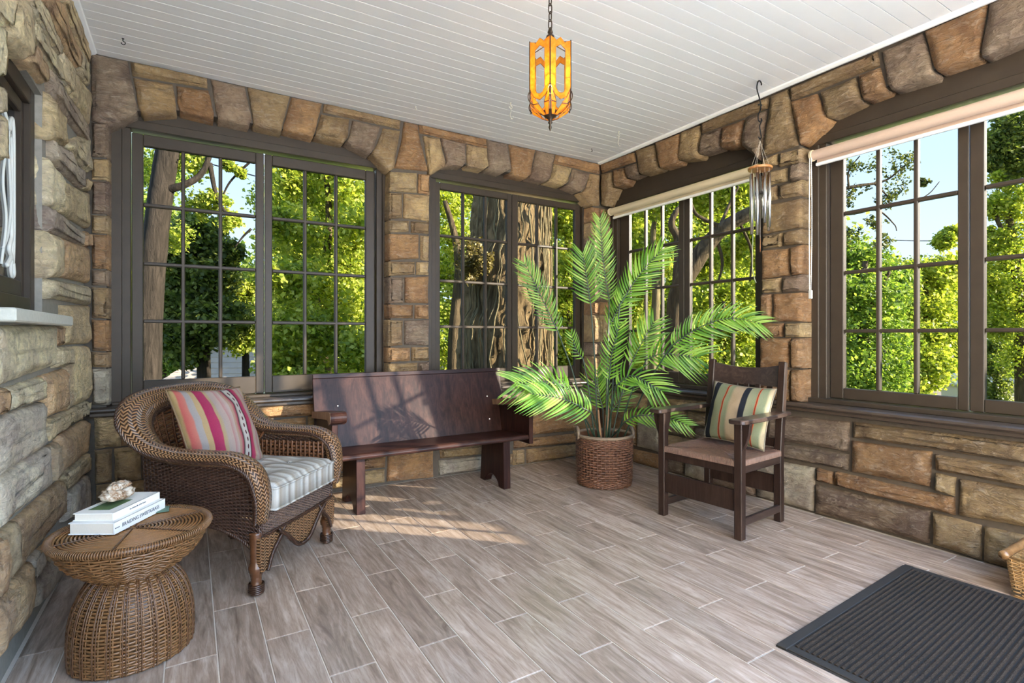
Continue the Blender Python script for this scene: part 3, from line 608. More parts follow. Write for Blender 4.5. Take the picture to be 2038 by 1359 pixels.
# ------------------------------------------------------------------ shared materials
M = {}
M['stone'] = m_stone()
M['mortar'] = m_simple('grey_brown_mortar', (0.085, 0.066, 0.048), 0.9, 40, 0.3, 0.6)
M['mortar_pale'] = m_simple('pale_grey_mortar', (0.24, 0.215, 0.175), 0.9, 40, 0.25, 0.6)
M['tile'] = m_wood('wood_look_tile', (0.19, 0.130, 0.090), (0.36, 0.265, 0.200), (0.52, 0.415, 0.335), 0.27, (9, 1.0, 9), 0.0, 0.10)
M['grout'] = m_simple('pale_grout', (0.55, 0.47, 0.38), 0.85, 60, 0.15)
M['ceiling'] = m_simple('off_white_ceiling_paint', (0.80, 0.785, 0.755), 0.55, 8, 0.03)
M['white'] = m_simple('white_trim_paint', (0.84, 0.825, 0.79), 0.45, 20, 0.03)
M['frame'] = m_simple('dark_taupe_window_paint', (0.046, 0.034, 0.024), 0.42, 12, 0.25, 0.15, spec=0.22)
M['sill'] = m_simple('worn_dark_sill_paint', (0.060, 0.044, 0.033), 0.30, 9, 0.3, 0.2, spec=0.35)
M['glass'] = m_glass('window_glass', (0.37, 0.373, 0.37), 0.0, 0.0)
M['stone_sill'] = m_simple('cast_stone_sill', (0.46, 0.45, 0.38), 0.8, 60, 0.2, 0.3)

TINT = {'G': (0.300, 0.228, 0.175), 'B': (0.370, 0.265, 0.150), 'O': (0.400, 0.240, 0.125), 'T': (0.500, 0.375, 0.215),
        'C': (0.640, 0.550, 0.370), 'W': (0.560, 0.515, 0.440)}
TINT_L = {'G': (0.54, 0.46, 0.385), 'B': (0.56, 0.45, 0.31), 'O': (0.62, 0.44, 0.27), 'T': (0.70, 0.585, 0.385), 'C': (0.76, 0.68, 0.49), 'W': (0.68, 0.64, 0.57)}
FN = {'B': lambda u, v, d: (u, d, v), 'R': lambda u, v, d: (d, u, v), 'L': lambda u, v, d: (-3.85 - d, u, v)}
CLIP = {'B': (-3.845, 0.145), 'R': (-4.1, -0.006), 'L': (-4.1, -0.004)}

def stone_mesh(poly, fn, depth, amp, seed, grow=0.004):
    """one rock-faced stone: outline ring, rounded arris, bulged hewn face"""
    n0 = len(poly)
    A = sum(poly[i][0] * poly[(i + 1) % n0][1] - poly[(i + 1) % n0][0] * poly[i][1] for i in range(n0))
    if A < 0: poly = poly[::-1]
    cu0 = sum(p[0] for p in poly) / n0; cv0 = sum(p[1] for p in poly) / n0
    hw0 = max(abs(p[0] - cu0) for p in poly); hv0 = max(abs(p[1] - cv0) for p in poly)
    poly = [(cu0 + (u - cu0) * (1 + grow / hw0), cv0 + (v - cv0) * (1 + grow / hv0)) for u, v in poly]
    us = [p[0] for p in poly]; vs_ = [p[1] for p in poly]
    w = max(us) - min(us); h = max(vs_) - min(vs_)
    per = sum(math.dist(poly[i], poly[(i + 1) % n0]) for i in range(n0))
    step = max(0.028, per / 44)
    bd = []
    for i in range(n0):
        a, b = poly[i], poly[(i + 1) % n0]
        k = max(1, round(math.dist(a, b) / step))
        for j in range(k): bd.append((a[0] + (b[0] - a[0]) * j / k, a[1] + (b[1] - a[1]) * j / k))
    n = len(bd)
    cu = sum(p[0] for p in bd) / n; cv = sum(p[1] for p in bd) / n
    hw = max(0.0, w / 2 - h / 2) * 0.9; hh = max(0.0, h / 2 - w / 2) * 0.9
    small = min(w, h)
    def core(p): return (min(max(p[0], cu - hw), cu + hw), min(max(p[1], cv - hh), cv + hh))
    rings = [(0.0, depth), (0.0, 0.016), (0.004, 0.008), (0.010, 0.001), (0.024, -0.006), (0.30, None), (0.52, None), (0.76, None), (0.95, None)]
    V = []; off = Vector((seed * 3.17, seed * 1.31, seed * 0.77))
    for ri, (ins, d) in enumerate(rings):
        for p in bd:
            c = core(p)
            L = math.dist(p, c) + 1e-6
            t = min(0.6, ins / L) if d is not None else ins
            if ri >= 1 and ri <= 4:
                jx = noise.noise(Vector((p[0] * 17, p[1] * 17, 3.3)) + off) * 0.006
                t = min(0.6, (ins + 0.002 + abs(jx)) / L)
            u = p[0] + (c[0] - p[0]) * t; v = p[1] + (c[1] - p[1]) * t
            if d is None:
                q = Vector((u * 4.2, v * 4.2, 0)) + off
                big = noise.noise(q)
                rid = abs(noise.noise(q * 2.1 + Vector((9, 2, 5))))
                fin = noise.noise(q * 5.0)
                dd = -0.009 - amp * (0.55 + 0.45 * math.sin(min(1, t) * PI / 2)) * 0.7 - amp * (big * 0.9 - rid * 0.9 + fin * 0.28)
                dd = min(dd, -0.004)
            elif ri >= 2:
                dd = d - amp * 0.15 * (1 + noise.noise(Vector((u * 11, v * 11, 1)) + off))
            else: dd = d
            V.append(fn(u, v, dd))
    F = []
    for r in range(len(rings) - 1):
        for k in range(n):
            l = (k + 1) % n
            F.append((r * n + k, r * n + l, (r + 1) * n + l, (r + 1) * n + k))
    F.append(tuple((len(rings) - 1) * n + k for k in range(n)))
    mb = MB(); mb.add(V, F)
    me = mb.mesh('stone', fix=False, smooth=True)
    return me

wall_obj = {}
def stones(w, items, parent):
    lo, hi = CLIP[w]
    for poly, t in items:
        poly = [(min(max(u, lo), hi), min(max(v, 0.002), 2.757)) for u, v in poly]
        if max(p[0] for p in poly) - min(p[0] for p in poly) < 0.015 or max(p[1] for p in poly) - min(p[1] for p in poly) < 0.015: continue
        vm = sum(v for u, v in poly) / len(poly)
        big = max(p[0] for p in poly) - min(p[0] for p in poly)
        seed = random.random() * 40
        pale = 1.0 if w == 'L' else 0.66 if w == 'R' and vm < 0.66 else 0.82 if w == 'R' else 1.0  # right wall stones tinted darker: dimness of the backlit side put into colour
        amp = 0.015 if vm > 0.66 else 0.020
        if w == 'L': amp = 0.016
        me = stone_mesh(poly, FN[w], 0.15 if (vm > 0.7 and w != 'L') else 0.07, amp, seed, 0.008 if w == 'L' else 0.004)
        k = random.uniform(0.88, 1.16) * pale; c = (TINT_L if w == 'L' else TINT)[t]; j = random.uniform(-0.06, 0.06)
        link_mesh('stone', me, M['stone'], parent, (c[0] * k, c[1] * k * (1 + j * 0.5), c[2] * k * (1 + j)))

def ashlar(u0, u1, v0, v1, tints):
    out = []; v = v0
    while v < v1 - 0.05:
        h = random.choice((0.13, 0.18, 0.25, 0.30)); h = min(h, v1 - v)
        if v1 - v - h < 0.09: h = v1 - v
        u = u0 + random.uniform(-0.3, 0)
        while u < u1 - 0.02:
            L = random.uniform(0.26, 0.75)
            a, b = max(u, u0), min(u + L, u1)
            if u1 - b < 0.12: b = u1
            if b - a > 0.05: out.append(([(a + .008, v + h - .008), (b - .008, v + h - .008), (b - .008, v + .008), (a + .008, v + .008)], random.choice(tints)))
            u = b if b > u else u + L
        v += h
    return out

def parse(txt):
    r = []
    for ln in txt.strip().split('\n'):
        q = ln.split()
        r.append(([tuple(int(c) / 1000 for c in p.split(',')) for p in q[1:]], q[0]))
    return r

ARCH = {
 1: ('B', [(-3.751, 2.345), (-3.626, 2.453), (-3.42, 2.503), (-3.219, 2.507), (-2.393, 2.511), (-2.211, 2.462), (-2.068, 2.355)]),
 2: ('B', [(-1.739, 2.37), (-1.605, 2.476), (-1.451, 2.499), (-1.254, 2.504), (-0.629, 2.497), (-0.418, 2.492), (-0.239, 2.461), (-0.094, 2.35)]),
 3: ('R', [(-0.013, 2.356), (-0.17, 2.49), (-0.351, 2.519), (-0.496, 2.53), (-1.141, 2.525), (-1.325, 2.519), (-1.505, 2.491), (-1.647, 2.331)]),
 4: ('R', [(-1.944, 2.346), (-2.106, 2.455), (-2.296, 2.5), (-2.436, 2.506), (-3.10, 2.51), (-3.26, 2.49), (-3.42, 2.44), (-3.575, 2.34)])}
TOPZ = 2.535
def backing(name, w, boxes, arches, label, mat='mortar'):
    mb = MB(); fn = FN[w]; D0, D1 = 0.022, 0.30
    for u0, u1, v0, v1 in boxes:
        mb.prism([(u0, v0), (u1, v0), (u1, v1), (u0, v1)], fn, D0, D1)
    for k in arches:
        pts = ARCH[k][1]
        for a, b in zip(pts, pts[1:]):
            mb.prism([(a[0], a[1] + 0.022), (b[0], b[1] + 0.022), (b[0], TOPZ), (a[0], TOPZ)], fn, D0, D1)
    o = mb.build(name, M[mat])
    tag(o, label, 'wall', None, 'structure'); wall_obj[w] = o
    return o

GZ = -2.6
backing('wall_back', 'B', [(-4.15, 0.30, GZ, 0.66), (-4.15, -3.768, 0.66, TOPZ), (-2.050, -1.757, 0.66, TOPZ), (-0.078, 0.30, 0.66, TOPZ), (-4.15, 0.30, TOPZ, 2.95)], [1, 2],
        'rock-faced brown stone wall with two arched windows, behind the wooden bench')
backing('wall_right', 'R', [(-4.1, 0.022, GZ, 0.66), (-1.926, -1.665, 0.66, TOPZ), (-4.1, -3.59, 0.66, TOPZ), (-4.1, 0.022, TOPZ, 2.95)], [3, 4],
        'rock-faced brown stone wall with two arched windows, beside the wooden armchair')
backing('wall_left', 'L', [(-4.1, 0.022, GZ, 1.165), (-0.995, 0.022, 1.165, 2.115), (-4.1, -1.62, 1.165, 2.115), (-4.1, 0.022, 2.115, 2.95)], [],
        'pale tan stone house wall with a small leaded window, beside the wicker side table', 'mortar_pale')

corner = []
zz = [0.712, 0.93, 1.06, 1.32, 1.45, 1.70, 1.84, 2.06, 2.2, 2.345]
for i in range(9):
    corner.append(([(-0.096, zz[i + 1] - .008), (-0.004, zz[i + 1] - .008), (-0.004, zz[i]), (-0.098, zz[i])], 'BGTOGBGTO'[i]))
    corner.append(([(0.004, zz[i + 1] - .008), (0.142, zz[i + 1] - .008), (0.142, zz[i]), (0.004, zz[i])], 'BGTOGBGTO'[i]))
stones('B', parse(STONES['B']) + corner, wall_obj['B'])
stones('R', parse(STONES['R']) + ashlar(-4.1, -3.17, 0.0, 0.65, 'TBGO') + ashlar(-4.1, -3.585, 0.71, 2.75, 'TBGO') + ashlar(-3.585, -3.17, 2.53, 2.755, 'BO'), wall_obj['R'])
stones('L', parse(STONES['L']) + ashlar(-4.1, -1.76, 0.0, 2.75, 'CTWC'), wall_obj['L'])

# unseen courtyard added behind the porch to bounce daylight in: house wall and paving
rend = m_simple('pale_render', (0.46, 0.43, 0.38), 0.9, 6, 0.04)
o = MB().box(-4.15, -3.85, -16.0, -4.1, GZ, 4.2).build('wall_bounce', rend); tag(o, 'unseen plain pale rendered wall added to bounce daylight into the porch', 'wall', None, 'structure')
o = MB().box(-3.85, 6.0, -16.0, -4.1, -0.25, -0.02).build('floor_bounce', m_simple('pale_paving', (0.70, 0.68, 0.64), 0.9, 6, 0.06)); tag(o, 'unseen pale paving added to bounce daylight into the porch', 'floor', None, 'structure')

# ------------------------------------------------------------------ floor of wood-look tiles
fl = MB().box(-4.15, 0.30, -4.1, 0.30, -0.25, -0.0025).build('floor', M['grout'])
tag(fl, 'floor of pale brown wood-look plank tiles with light grout', 'floor', None, 'structure')
_tm = {}
def tile_mesh(w, L):
    k = (round(w, 3), round(L, 3))
    if k not in _tm:
        _tm[k] = MB().box(-w / 2, w / 2, -L / 2, L / 2, -0.012, 0.0).mesh('floor_tile', bevel=0.0015)
        _tm[k].materials.append(M['tile'])
    return _tm[k]
edges = [-0.006, -0.165] + [-0.165 - 0.155 * k for k in range(1, 25)]
for c in range(len(edges) - 1):
    xr, xl = edges[c], max(edges[c + 1], -3.86)
    if xr - xl < 0.03: continue
    y = (-0.086 if c % 2 == 0 else -0.42)
    js = [0.0] + [y - 0.667 * k for k in range(8) if y - 0.667 * k > -4.05] + [-4.1]
    for a, b in zip(js, js[1:]):
        if a - b < 0.03: continue
        o = link_mesh('floor_tile', tile_mesh(xr - xl - 0.0045, a - b - 0.0045), None, fl)
        o.location = ((xr + xl) / 2, (a + b) / 2, 0)

# ------------------------------------------------------------------ boarded ceiling
ce = MB().box(-4.15, 0.30, -4.1, 0.30, 2.785, 2.95).build('ceiling', m_simple('board_gap_shadow_paint', (0.16, 0.15, 0.13), 0.8, 8, 0.03))
tag(ce, 'white painted tongue-and-groove board ceiling', 'ceiling', None, 'structure')
bm_ = MB().box(-3.86, 0.018, -0.0419, 0.0419, 0, 0.022).mesh('ceiling_board', bevel=0.0008); bm_.materials.append(M['ceiling'])
for k in range(54):
    y = 0.0005 - 0.087 * (k + 0.5) + 0.04
    if y < -4.04: break
    o = link_mesh('ceiling_board', bm_, None, ce); o.location = (0, y, 2.766)
o = MB().prism([(0, 0), (-0.034, 0), (-0.03, -0.012), (-0.012, -0.022), (0, -0.022)], lambda u, v, d: (u, d, 2.768 + v), -4.1, 0.0).build('trim_1', M['white'])
tag(o, 'white moulding strip along the ceiling above the right stone wall', 'trim', None, 'structure')
o = MB().prism([(0, 0), (0.04, 0), (0.036, -0.014), (0.014, -0.028), (0, -0.028)], lambda u, v, d: (-3.85 + u, d, 2.768 + v), -4.1, 0.0).build('trim_2', M['white'])
tag(o, 'white moulding strip along the ceiling above the pale left stone wall', 'trim', None, 'structure')

# ------------------------------------------------------------------ window ledges
led = [(0.15, 0.70), (-0.045, 0.70), (-0.058, 0.694), (-0.06, 0.682), (-0.05, 0.674), (-0.034, 0.670), (-0.034, 0.652), (-0.022, 0.645), (0.15, 0.645)]
o = MB().prism(led, lambda u, v, d: (d, u, v), -3.842, 0.15).build('trim_3', M['sill'], bevel=0.002)
tag(o, 'dark painted wooden window ledge along the back wall', 'ledge', None, 'structure')
o = MB().prism(led, lambda u, v, d: (u, d, v - 0.008), -4.1, -0.035).build('trim_4', M['sill'], bevel=0.002)
tag(o, 'dark painted wooden window ledge along the right wall', 'ledge', None, 'structure')

# ------------------------------------------------------------------ windows
def window(idx, sash, rows, zs, label, jl, jr):
    w, arch = ARCH[idx]; fn = FN[w]
    root = structure('window_%d' % idx, label, 'window')
    u_lo, u_hi = min(p[0] for p in arch), max(p[0] for p in arch)
    zb = 0.70 if w == 'B' else 0.692
    s_lo = min(s[0] for s in sash); s_hi = max(s[1] for s in sash)
    def pr(name, u0, u1, v0, v1, d0, d1, par=root, mat='frame', bev=0.003):
        return MB().prism([(u0, v0), (u1, v0), (u1, v1), (u0, v1)], fn, d0, d1).build(name, M[mat], par, bevel=bev)
    # head board filling the arch, side casings, stops
    top = [p for p in arch]
    MB().prism([(u_lo, zs[1] + 0.065)] + [(p[0], p[1] + 0.03) for p in (top if top[0][0] < top[-1][0] else top[::-1]) if p[1] > zs[1] + 0.065] + [(u_hi, zs[1] + 0.065)], fn, 0.125, 0.20).build('head_board', M['frame'], root)
    pr('head_casing', u_lo - 0.025, u_hi + 0.025, zs[1] + 0.014, zs[1] + 0.067, 0.115, 0.215)
    for a, b in ((u_lo, s_lo - 0.045), (s_hi + 0.045, u_hi)):
        if b - a > 0.012: pr('side_casing', a - 0.025 * (a == u_lo), b + 0.025 * (b == u_hi), zb, zs[1] + 0.014, 0.11, 0.22)
    pr('side_stop', s_lo - 0.047, s_lo - 0.003, zb, zs[1] + 0.014, 0.125, 0.22)
    pr('side_stop', s_hi + 0.003, s_hi + 0.047, zb, zs[1] + 0.014, 0.125, 0.22)
    pr('sill_board', u_lo, u_hi, zb, zs[0] - 0.002, 0.075, 0.23)
    for (a, b, ga, gb) in sash:
        mb = MB()
        def q(u0, u1, v0, v1): mb.prism([(u0, v0), (u1, v0), (u1, v1), (u0, v1)], fn, 0.16, 0.20)
        q(a, ga, zs[0], zs[1]); q(gb, b, zs[0], zs[1]); q(ga, gb, zs[0], rows[0]); q(ga, gb, rows[-1], zs[1])
        so = mb.build('sash', M['frame'], root, bevel=0.004)
        cw = (gb - ga) / 3
        for k in (1, 2): pr('muntin', ga + cw * k - 0.011, ga + cw * k + 0.011, rows[0], rows[-1], 0.163, 0.197, so, bev=0.005)
        for z in rows[1:-1]: pr('muntin', ga, gb, z - 0.011, z + 0.011, 0.1635, 0.1965, so, bev=0.005)
        for k in range(3):
            for z0, z1 in zip(rows, rows[1:]):
                pr('pane', ga + cw * k, ga + cw * (k + 1), z0, z1, 0.178, 0.181, so, 'glass', 0)
    return root

window(1, [(-3.658, -2.908, -3.599, -2.960), (-2.904, -2.129, -2.855, -2.199)], [0.838, 1.211, 1.574, 1.944, 2.313], (0.72, 2.385),
       'wide arched window of two dark twelve-pane sashes behind the wicker armchair', 0, 0)
window(2, [(-1.632, -0.892, -1.584, -0.937), (-0.888, -0.118, -0.826, -0.176)], [0.833, 1.194, 1.575, 1.949, 2.330], (0.72, 2.385),
       'arched window of two dark twelve-pane sashes in front of the huge tree trunk', 0, 0)
window(3, [(-0.864, -0.10, -0.809, -0.219), (-1.575, -0.868, -1.513, -0.922)], [0.813, 1.164, 1.541, 1.906, 2.266], (0.722, 2.335),
       'arched window of two dark twelve-pane sashes behind the palm on the right wall', 0, 0)
window(4, [(-2.749, -2.040, -2.701, -2.121), (-3.49, -2.753, -3.41, -2.812)], [0.79, 1.148, 1.515, 1.888, 2.252], (0.722, 2.335),
       'arched window of two dark sashes showing open blue sky, right of the stone pier', 0, 0)

# small leaded window in the house wall
w5 = structure('window_5', 'small dark leaded window with white curling lead lines in the pale left wall', 'window')
def P5(name, y0, y1, z0, z1, d0, d1, mat, par=w5, bev=0.003):
    return MB().box(-3.85 - d1, -3.85 - d0, y0, y1, z0, z1).build(name, mat, par, bevel=bev)
P5('frame_side', -1.06, -0.996, 1.21, 2.115, 0.045, 0.16, M['frame']); P5('frame_side', -1.619, -1.56, 1.21, 2.115, 0.045, 0.16, M['frame'])
P5('frame_head', -1.56, -1.06, 2.05, 2.115, 0.045, 0.16, M['frame'])
P5('frame_foot', -1.56, -1.06, 1.21, 1.27, 0.045, 0.16, M['frame'])
sash5 = MB()
for a, b, c, d in ((-1.10, -1.062, 1.272, 2.048), (-1.558, -1.52, 1.272, 2.048), (-1.52, -1.10, 1.272, 1.335), (-1.52, -1.10, 2.0, 2.048)):
    sash5.box(-3.85 - 0.12, -3.85 - 0.065, a, b, c, d)
sash5 = sash5.build('sash', M['frame'], w5, bevel=0.004)
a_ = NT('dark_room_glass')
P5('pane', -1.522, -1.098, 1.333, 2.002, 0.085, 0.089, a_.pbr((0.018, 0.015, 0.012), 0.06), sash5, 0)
lead = m_simple('white_lead_line', (0.62, 0.62, 0.56), 0.5, 20, 0.05)
def curl(pts, r=0.006):
    p = smooth_path([(-3.85 - 0.083, y, z) for y, z in pts], 4 * len(pts) + 6)
    MB().tube(p, r, 6).build('lead_line', lead, sash5, smooth=True)
for s in (0, 1):
    f = lambda y: y if s == 0 else -2.62 - y
    curl([(f(-1.13), 1.40), (f(-1.118), 1.52), (f(-1.118), 1.72), (f(-1.12), 1.88), (f(-1.135), 1.955), (f(-1.165), 1.94), (f(-1.175), 1.90), (f(-1.20), 1.915), (f(-1.24), 1.95)], 0.006)
    curl([(f(-1.14), 1.405), (f(-1.145), 1.55), (f(-1.145), 1.75), (f(-1.15), 1.86), (f(-1.17), 1.885), (f(-1.19), 1.86), (f(-1.185), 1.80), (f(-1.16), 1.62), (f(-1.20), 1.50), (f(-1.26), 1.44)], 0.0055)
    curl([(f(-1.13), 1.40), (f(-1.12), 1.36), (f(-1.145), 1.345), (f(-1.165), 1.375), (f(-1.15), 1.41)], 0.007)
    curl([(f(-1.16), 1.56), (f(-1.155), 1.50), (f(-1.19), 1.45), (f(-1.165), 1.42), (f(-1.22), 1.38)], 0.009)
    curl([(f(-1.18), 1.90), (f(-1.26), 1.70), (f(-1.22), 1.55), (f(-1.28), 1.38)], 0.0055)
o = MB().box(-3.93, -3.80, -1.72, -0.80, 1.163, 1.206).build('sill', M['stone_sill'], w5, bevel=0.005)
tag(o, 'pale cast stone sill')
# ------------------------------------------------------------------ outside: ground, neighbours, trees, cables
a_ = NT('lawn_grass'); v_ = a_.co('Object')
gr = MB().box(-60, 80, -40, 90, GZ - 0.2, GZ).build('ground', a_.pbr(a_.mix(a_.noise(v_, 1.4, 6), (0.05, 0.09, 0.02), (0.16, 0.20, 0.05)), 0.9))
tag(gr, 'green lawn sloping below the porch windows', 'ground', None, 'structure')

LEAFM = {
 'yellow': m_leaf('sunny_maple_leaf', [(0.0, (0.12, 0.19, 0.025)), (0.35, (0.34, 0.41, 0.055)), (0.7, (0.56, 0.58, 0.10)), (1.0, (0.72, 0.69, 0.18))], 0.5),
 'green': m_leaf('green_leaf', [(0.0, (0.08, 0.15, 0.03)), (0.45, (0.23, 0.34, 0.06)), (1.0, (0.50, 0.57, 0.13))], 0.45),
 'dark': m_leaf('dark_leaf', [(0.0, (0.05, 0.08, 0.02)), (0.5, (0.15, 0.19, 0.05)), (1.0, (0.42, 0.45, 0.11))], 0.45),
 'bronze': m_leaf('bronze_green_leaf', [(0.0, (0.05, 0.07, 0.02)), (0.6, (0.14, 0.17, 0.05)), (1.0, (0.34, 0.33, 0.12))], 0.3),
 'ivy': m_leaf('brown_ivy_leaf', [(0.0, (0.08, 0.055, 0.02)), (0.6, (0.22, 0.17, 0.05)), (1.0, (0.45, 0.36, 0.16))], 0.3),
 'far': m_leaf('distant_leaf', [(0.0, (0.16, 0.24, 0.04)), (0.5, (0.36, 0.44, 0.08)), (1.0, (0.60, 0.62, 0.16))], 0.5)}
def m_bark(name, lo, hi, sc=(9, 9, 1.6), bump=1.0):
    a = NT(name); v = a.co('Object', sc)
    n = a.noise(v, 1.6, 8, 0.68, 1.2); n2 = a.noise(a.co('Object', (1, 1, 1)), 22, 5, 0.7)
    c = a.ramp(n, [(0.34, lo), (0.62, hi)])
    c = a.mix(a.math('MULTIPLY', n2, 0.5), c, lo)
    return a.pbr(c, 0.9, a.bump(n, bump, 0.05), spec=0.2)
BARK = {'dark': m_bark('dark_bark', (0.02, 0.016, 0.012), (0.075, 0.058, 0.045)), 'mid': m_bark('brown_bark', (0.04, 0.028, 0.016), (0.20, 0.145, 0.08)),
        'pale': m_bark('pale_bark', (0.10, 0.08, 0.04), (0.38, 0.30, 0.16)), 'furrow': m_bark('furrowed_bark', (0.09, 0.058, 0.026), (0.40, 0.28, 0.14), (7, 7, 2.6), 1.0)}

def foliage(blobs, n, size):
    C_ = []; R_ = []
    for x, y, z, r in blobs:
        k = max(14, int(n))
        ncl = max(4, k // 14)
        d = RNG.normal(size=(ncl, 3)); d /= np.linalg.norm(d, axis=1, keepdims=True)
        cc = d * (RNG.random((ncl, 1)) ** 0.45) * np.array([1.0, 1.0, 0.9]) * r * 1.08
        idx = RNG.integers(0, ncl, k)
        p = cc[idx] + RNG.normal(size=(k, 3)) * r * 0.16
        C_.append(p + np.array([x, y, z])); R_.append(np.full(k, size))
    P = np.concatenate(C_); s = np.concatenate(R_) * RNG.uniform(0.65, 1.35, len(P))
    N = RNG.normal(size=(len(P), 3)) * 0.75 + np.array([0.25, -0.35, 0.75])
    N /= np.linalg.norm(N, axis=1, keepdims=True)
    A = RNG.normal(size=(len(P), 3)); A[:, 2] -= 0.5
    A -= N * (A * N).sum(1, keepdims=True); A /= np.linalg.norm(A, axis=1, keepdims=True)
    B = np.cross(N, A); s = s[:, None]
    V = np.stack([P - A * s * 0.55, P + B * s * 0.42 + N * s * 0.10 + A * s * 0.05, P + A * s * 0.62 - N * s * 0.06, P - B * s * 0.42 + N * s * 0.10 + A * s * 0.05], 1)
    q = QM(); q.add(V.reshape(-1, 3), np.arange(len(P) * 4).reshape(-1, 4))
    return q

def trunk_mesh(pts, furrow=False):
    p = smooth_path(pts, len(pts) * (22 if furrow else 4))
    if not furrow:
        rr = p[:, 3] * (1 + 0.10 * np.array([noise.noise(Vector((q[0] * 4, q[1] * 4, q[2] * 3))) for q in p]))
        return MB().tube(p[:, :3], list(rr), 10)
    mb = MB(); S = 90; vs = []
    for q in p:
        for k in range(S):
            a = 2 * PI * k / S
            r1 = abs(noise.noise(Vector((math.cos(a) * 6.5, math.sin(a) * 6.5, q[2] * 2.3))))
            r2 = abs(noise.noise(Vector((math.cos(a) * 15, math.sin(a) * 15, q[2] * 5.0 + 7))))
            rad = q[3] * (0.93 + 0.16 * r1 + 0.09 * r2)
            vs.append((q[0] + math.cos(a) * rad, q[1] + math.sin(a) * rad, q[2]))
    fs = [(i * S + k, i * S + (k + 1) % S, (i + 1) * S + (k + 1) % S, (i + 1) * S + k) for i in range(len(p) - 1) for k in range(S)]
    return mb.add(vs, fs)

big_root = None
for name, label, lm, bark, trunks, blobs, n, s in TREES:
    root = thing(name, label, 'trees' if name == 'far_trees' else 'shrub' if name == 'shrub' else 'tree', trunks[0][0][:3])
    off = Vector(trunks[0][0][:3])
    def loc(pts): return [(x - off[0], y - off[1], z - off[2], r) for x, y, z, r in pts]
    bottom = trunks[0][0]
    if bottom[2] > GZ: trunks[0] = [(bottom[0], bottom[1], GZ - 0.1, bottom[3] * 1.15)] + trunks[0]
    for k, t in enumerate(trunks):
        if name == 'far_trees': t = [(t[0][0], t[0][1], GZ - 0.1, t[0][3])] + list(t)
        tm = trunk_mesh(loc(t), name == 'big_tree')
        tm.build('trunk' if k == 0 or name == 'far_trees' else 'branch', BARK[bark], root, smooth=True)
    lo = [(x - off[0], y - off[1], z - off[2], r) for x, y, z, r in blobs]
    o = foliage(lo, n * 3.4, s * 0.74).build('foliage', LEAFM[lm], root)
    o['kind'] = 'stuff'
    if name == 'big_tree': big_root = (root, off, trunks[0])
    if name == 'far_trees': root['kind'] = 'stuff'
# thin climbing stems on the huge trunk
root, off, tk = big_root
for k in range(22):
    a0 = -PI / 2 - 1.3 + 2.0 * random.random(); pts = []
    for i in range(26):
        z = -0.6 + 4.4 * i / 25
        j = min(range(len(tk)), key=lambda q: abs(tk[q][2] - z)); q = tk[j]
        a0 += random.uniform(-0.07, 0.07)
        pts.append((q[0] + math.cos(a0) * q[3] * 1.07 - off[0], q[1] + math.sin(a0) * q[3] * 1.07 - off[1], z - off[2]))
    MB().tube(smooth_path(pts, 60), random.uniform(0.006, 0.014), 5).build('ivy_stem', BARK['pale'], root, smooth=True)

blk = m_simple('black_cable', (0.02, 0.02, 0.02), 0.6)
for k, pts in enumerate(CABLES):
    p = smooth_path(pts, 40); c0 = Vector(p[0])
    o = MB().tube([Vector(q) - c0 for q in p], 0.016, 6).build('power_line', blk, None, smooth=True); o.location = c0
    tag(o, ['black overhead cable sagging across both back windows', 'second black overhead cable crossing the huge trunk high up', 'thin black overhead cable just below it across the huge trunk',
            'thin cable against the sky in the fourth window', 'thin cable crossing the greenery in the middle of the fourth window'][k], 'cable')

def house(name, label, A, av, bv, blen, roofm, wallm, courses=12):
    """gable house: A eave corner, av = half-span vector with rise, bv = eave direction"""
    A = Vector(A); av = Vector(av); bv = Vector(bv).normalized(); ah = Vector((av.x, av.y, 0)); rise = av.z
    root = thing(name, label, 'house', (A.x, A.y, GZ))
    O = Vector((A.x, A.y, GZ)); e = 0.25
    def w(p): return Vector(p) - O
    for s in (0, 1):
        for c in range(courses):
            t0, t1 = c / courses, (c + 1.25) / courses
            t1 = min(t1, 1.0)
            def pt(t, l, up):
                base = A + ah * (t if s == 0 else 2 - t) + Vector((0, 0, rise * t + up + 0.02))
                return w(base + bv * l)
            mb = MB()
            l0, l1 = -e, blen + e
            vs = [pt(t0, l0, 0.045), pt(t0, l1, 0.045), pt(t1, l1, 0.01), pt(t1, l0, 0.01), pt(t0, l0, -0.02), pt(t0, l1, -0.02), pt(t1, l1, -0.03), pt(t1, l0, -0.03)]
            mb.add(vs, [(0, 1, 2, 3), (7, 6, 5, 4), (0, 4, 5, 1), (1, 5, 6, 2), (2, 6, 7, 3), (3, 7, 4, 0)]).build('shingle_course', roofm, root)
    prof = [A, A + ah + Vector((0, 0, rise)), A + ah * 2]
    mb = MB()
    ins = 0.12
    vs = []
    for l in (0, blen):
        for p in (A + ah * ins, A + ah + Vector((0, 0, rise - 0.06 - rise * ins * .6)), A + ah * (2 - ins)): vs.append(w(p + bv * l))
        vs.append(w(Vector(((A + ah * (2 - ins)).x, (A + ah * (2 - ins)).y, GZ)) + bv * l)); vs.append(w(Vector(((A + ah * ins).x, (A + ah * ins).y, GZ)) + bv * l))
    mb.add(vs, [(0, 1, 2, 3, 4), (9, 8, 7, 6, 5), (0, 5, 6, 1), (1, 6, 7, 2), (2, 7, 8, 3), (3, 8, 9, 4), (4, 9, 5, 0)]).build('wall', wallm, root)
    return root
m_roof = m_simple('tan_shingles', (0.50, 0.40, 0.32), 0.9, 9, 0.25, 0.3)
house('neighbouring_house', 'neighbouring house with a pale tan shingled roof below the first window', (-3.85, 14.6, -0.25), (2.7, 1.15, 1.95), (3.2, -1.0, 0), 4.6, m_roof, m_simple('tan_siding', (0.4, 0.33, 0.26), 0.8))
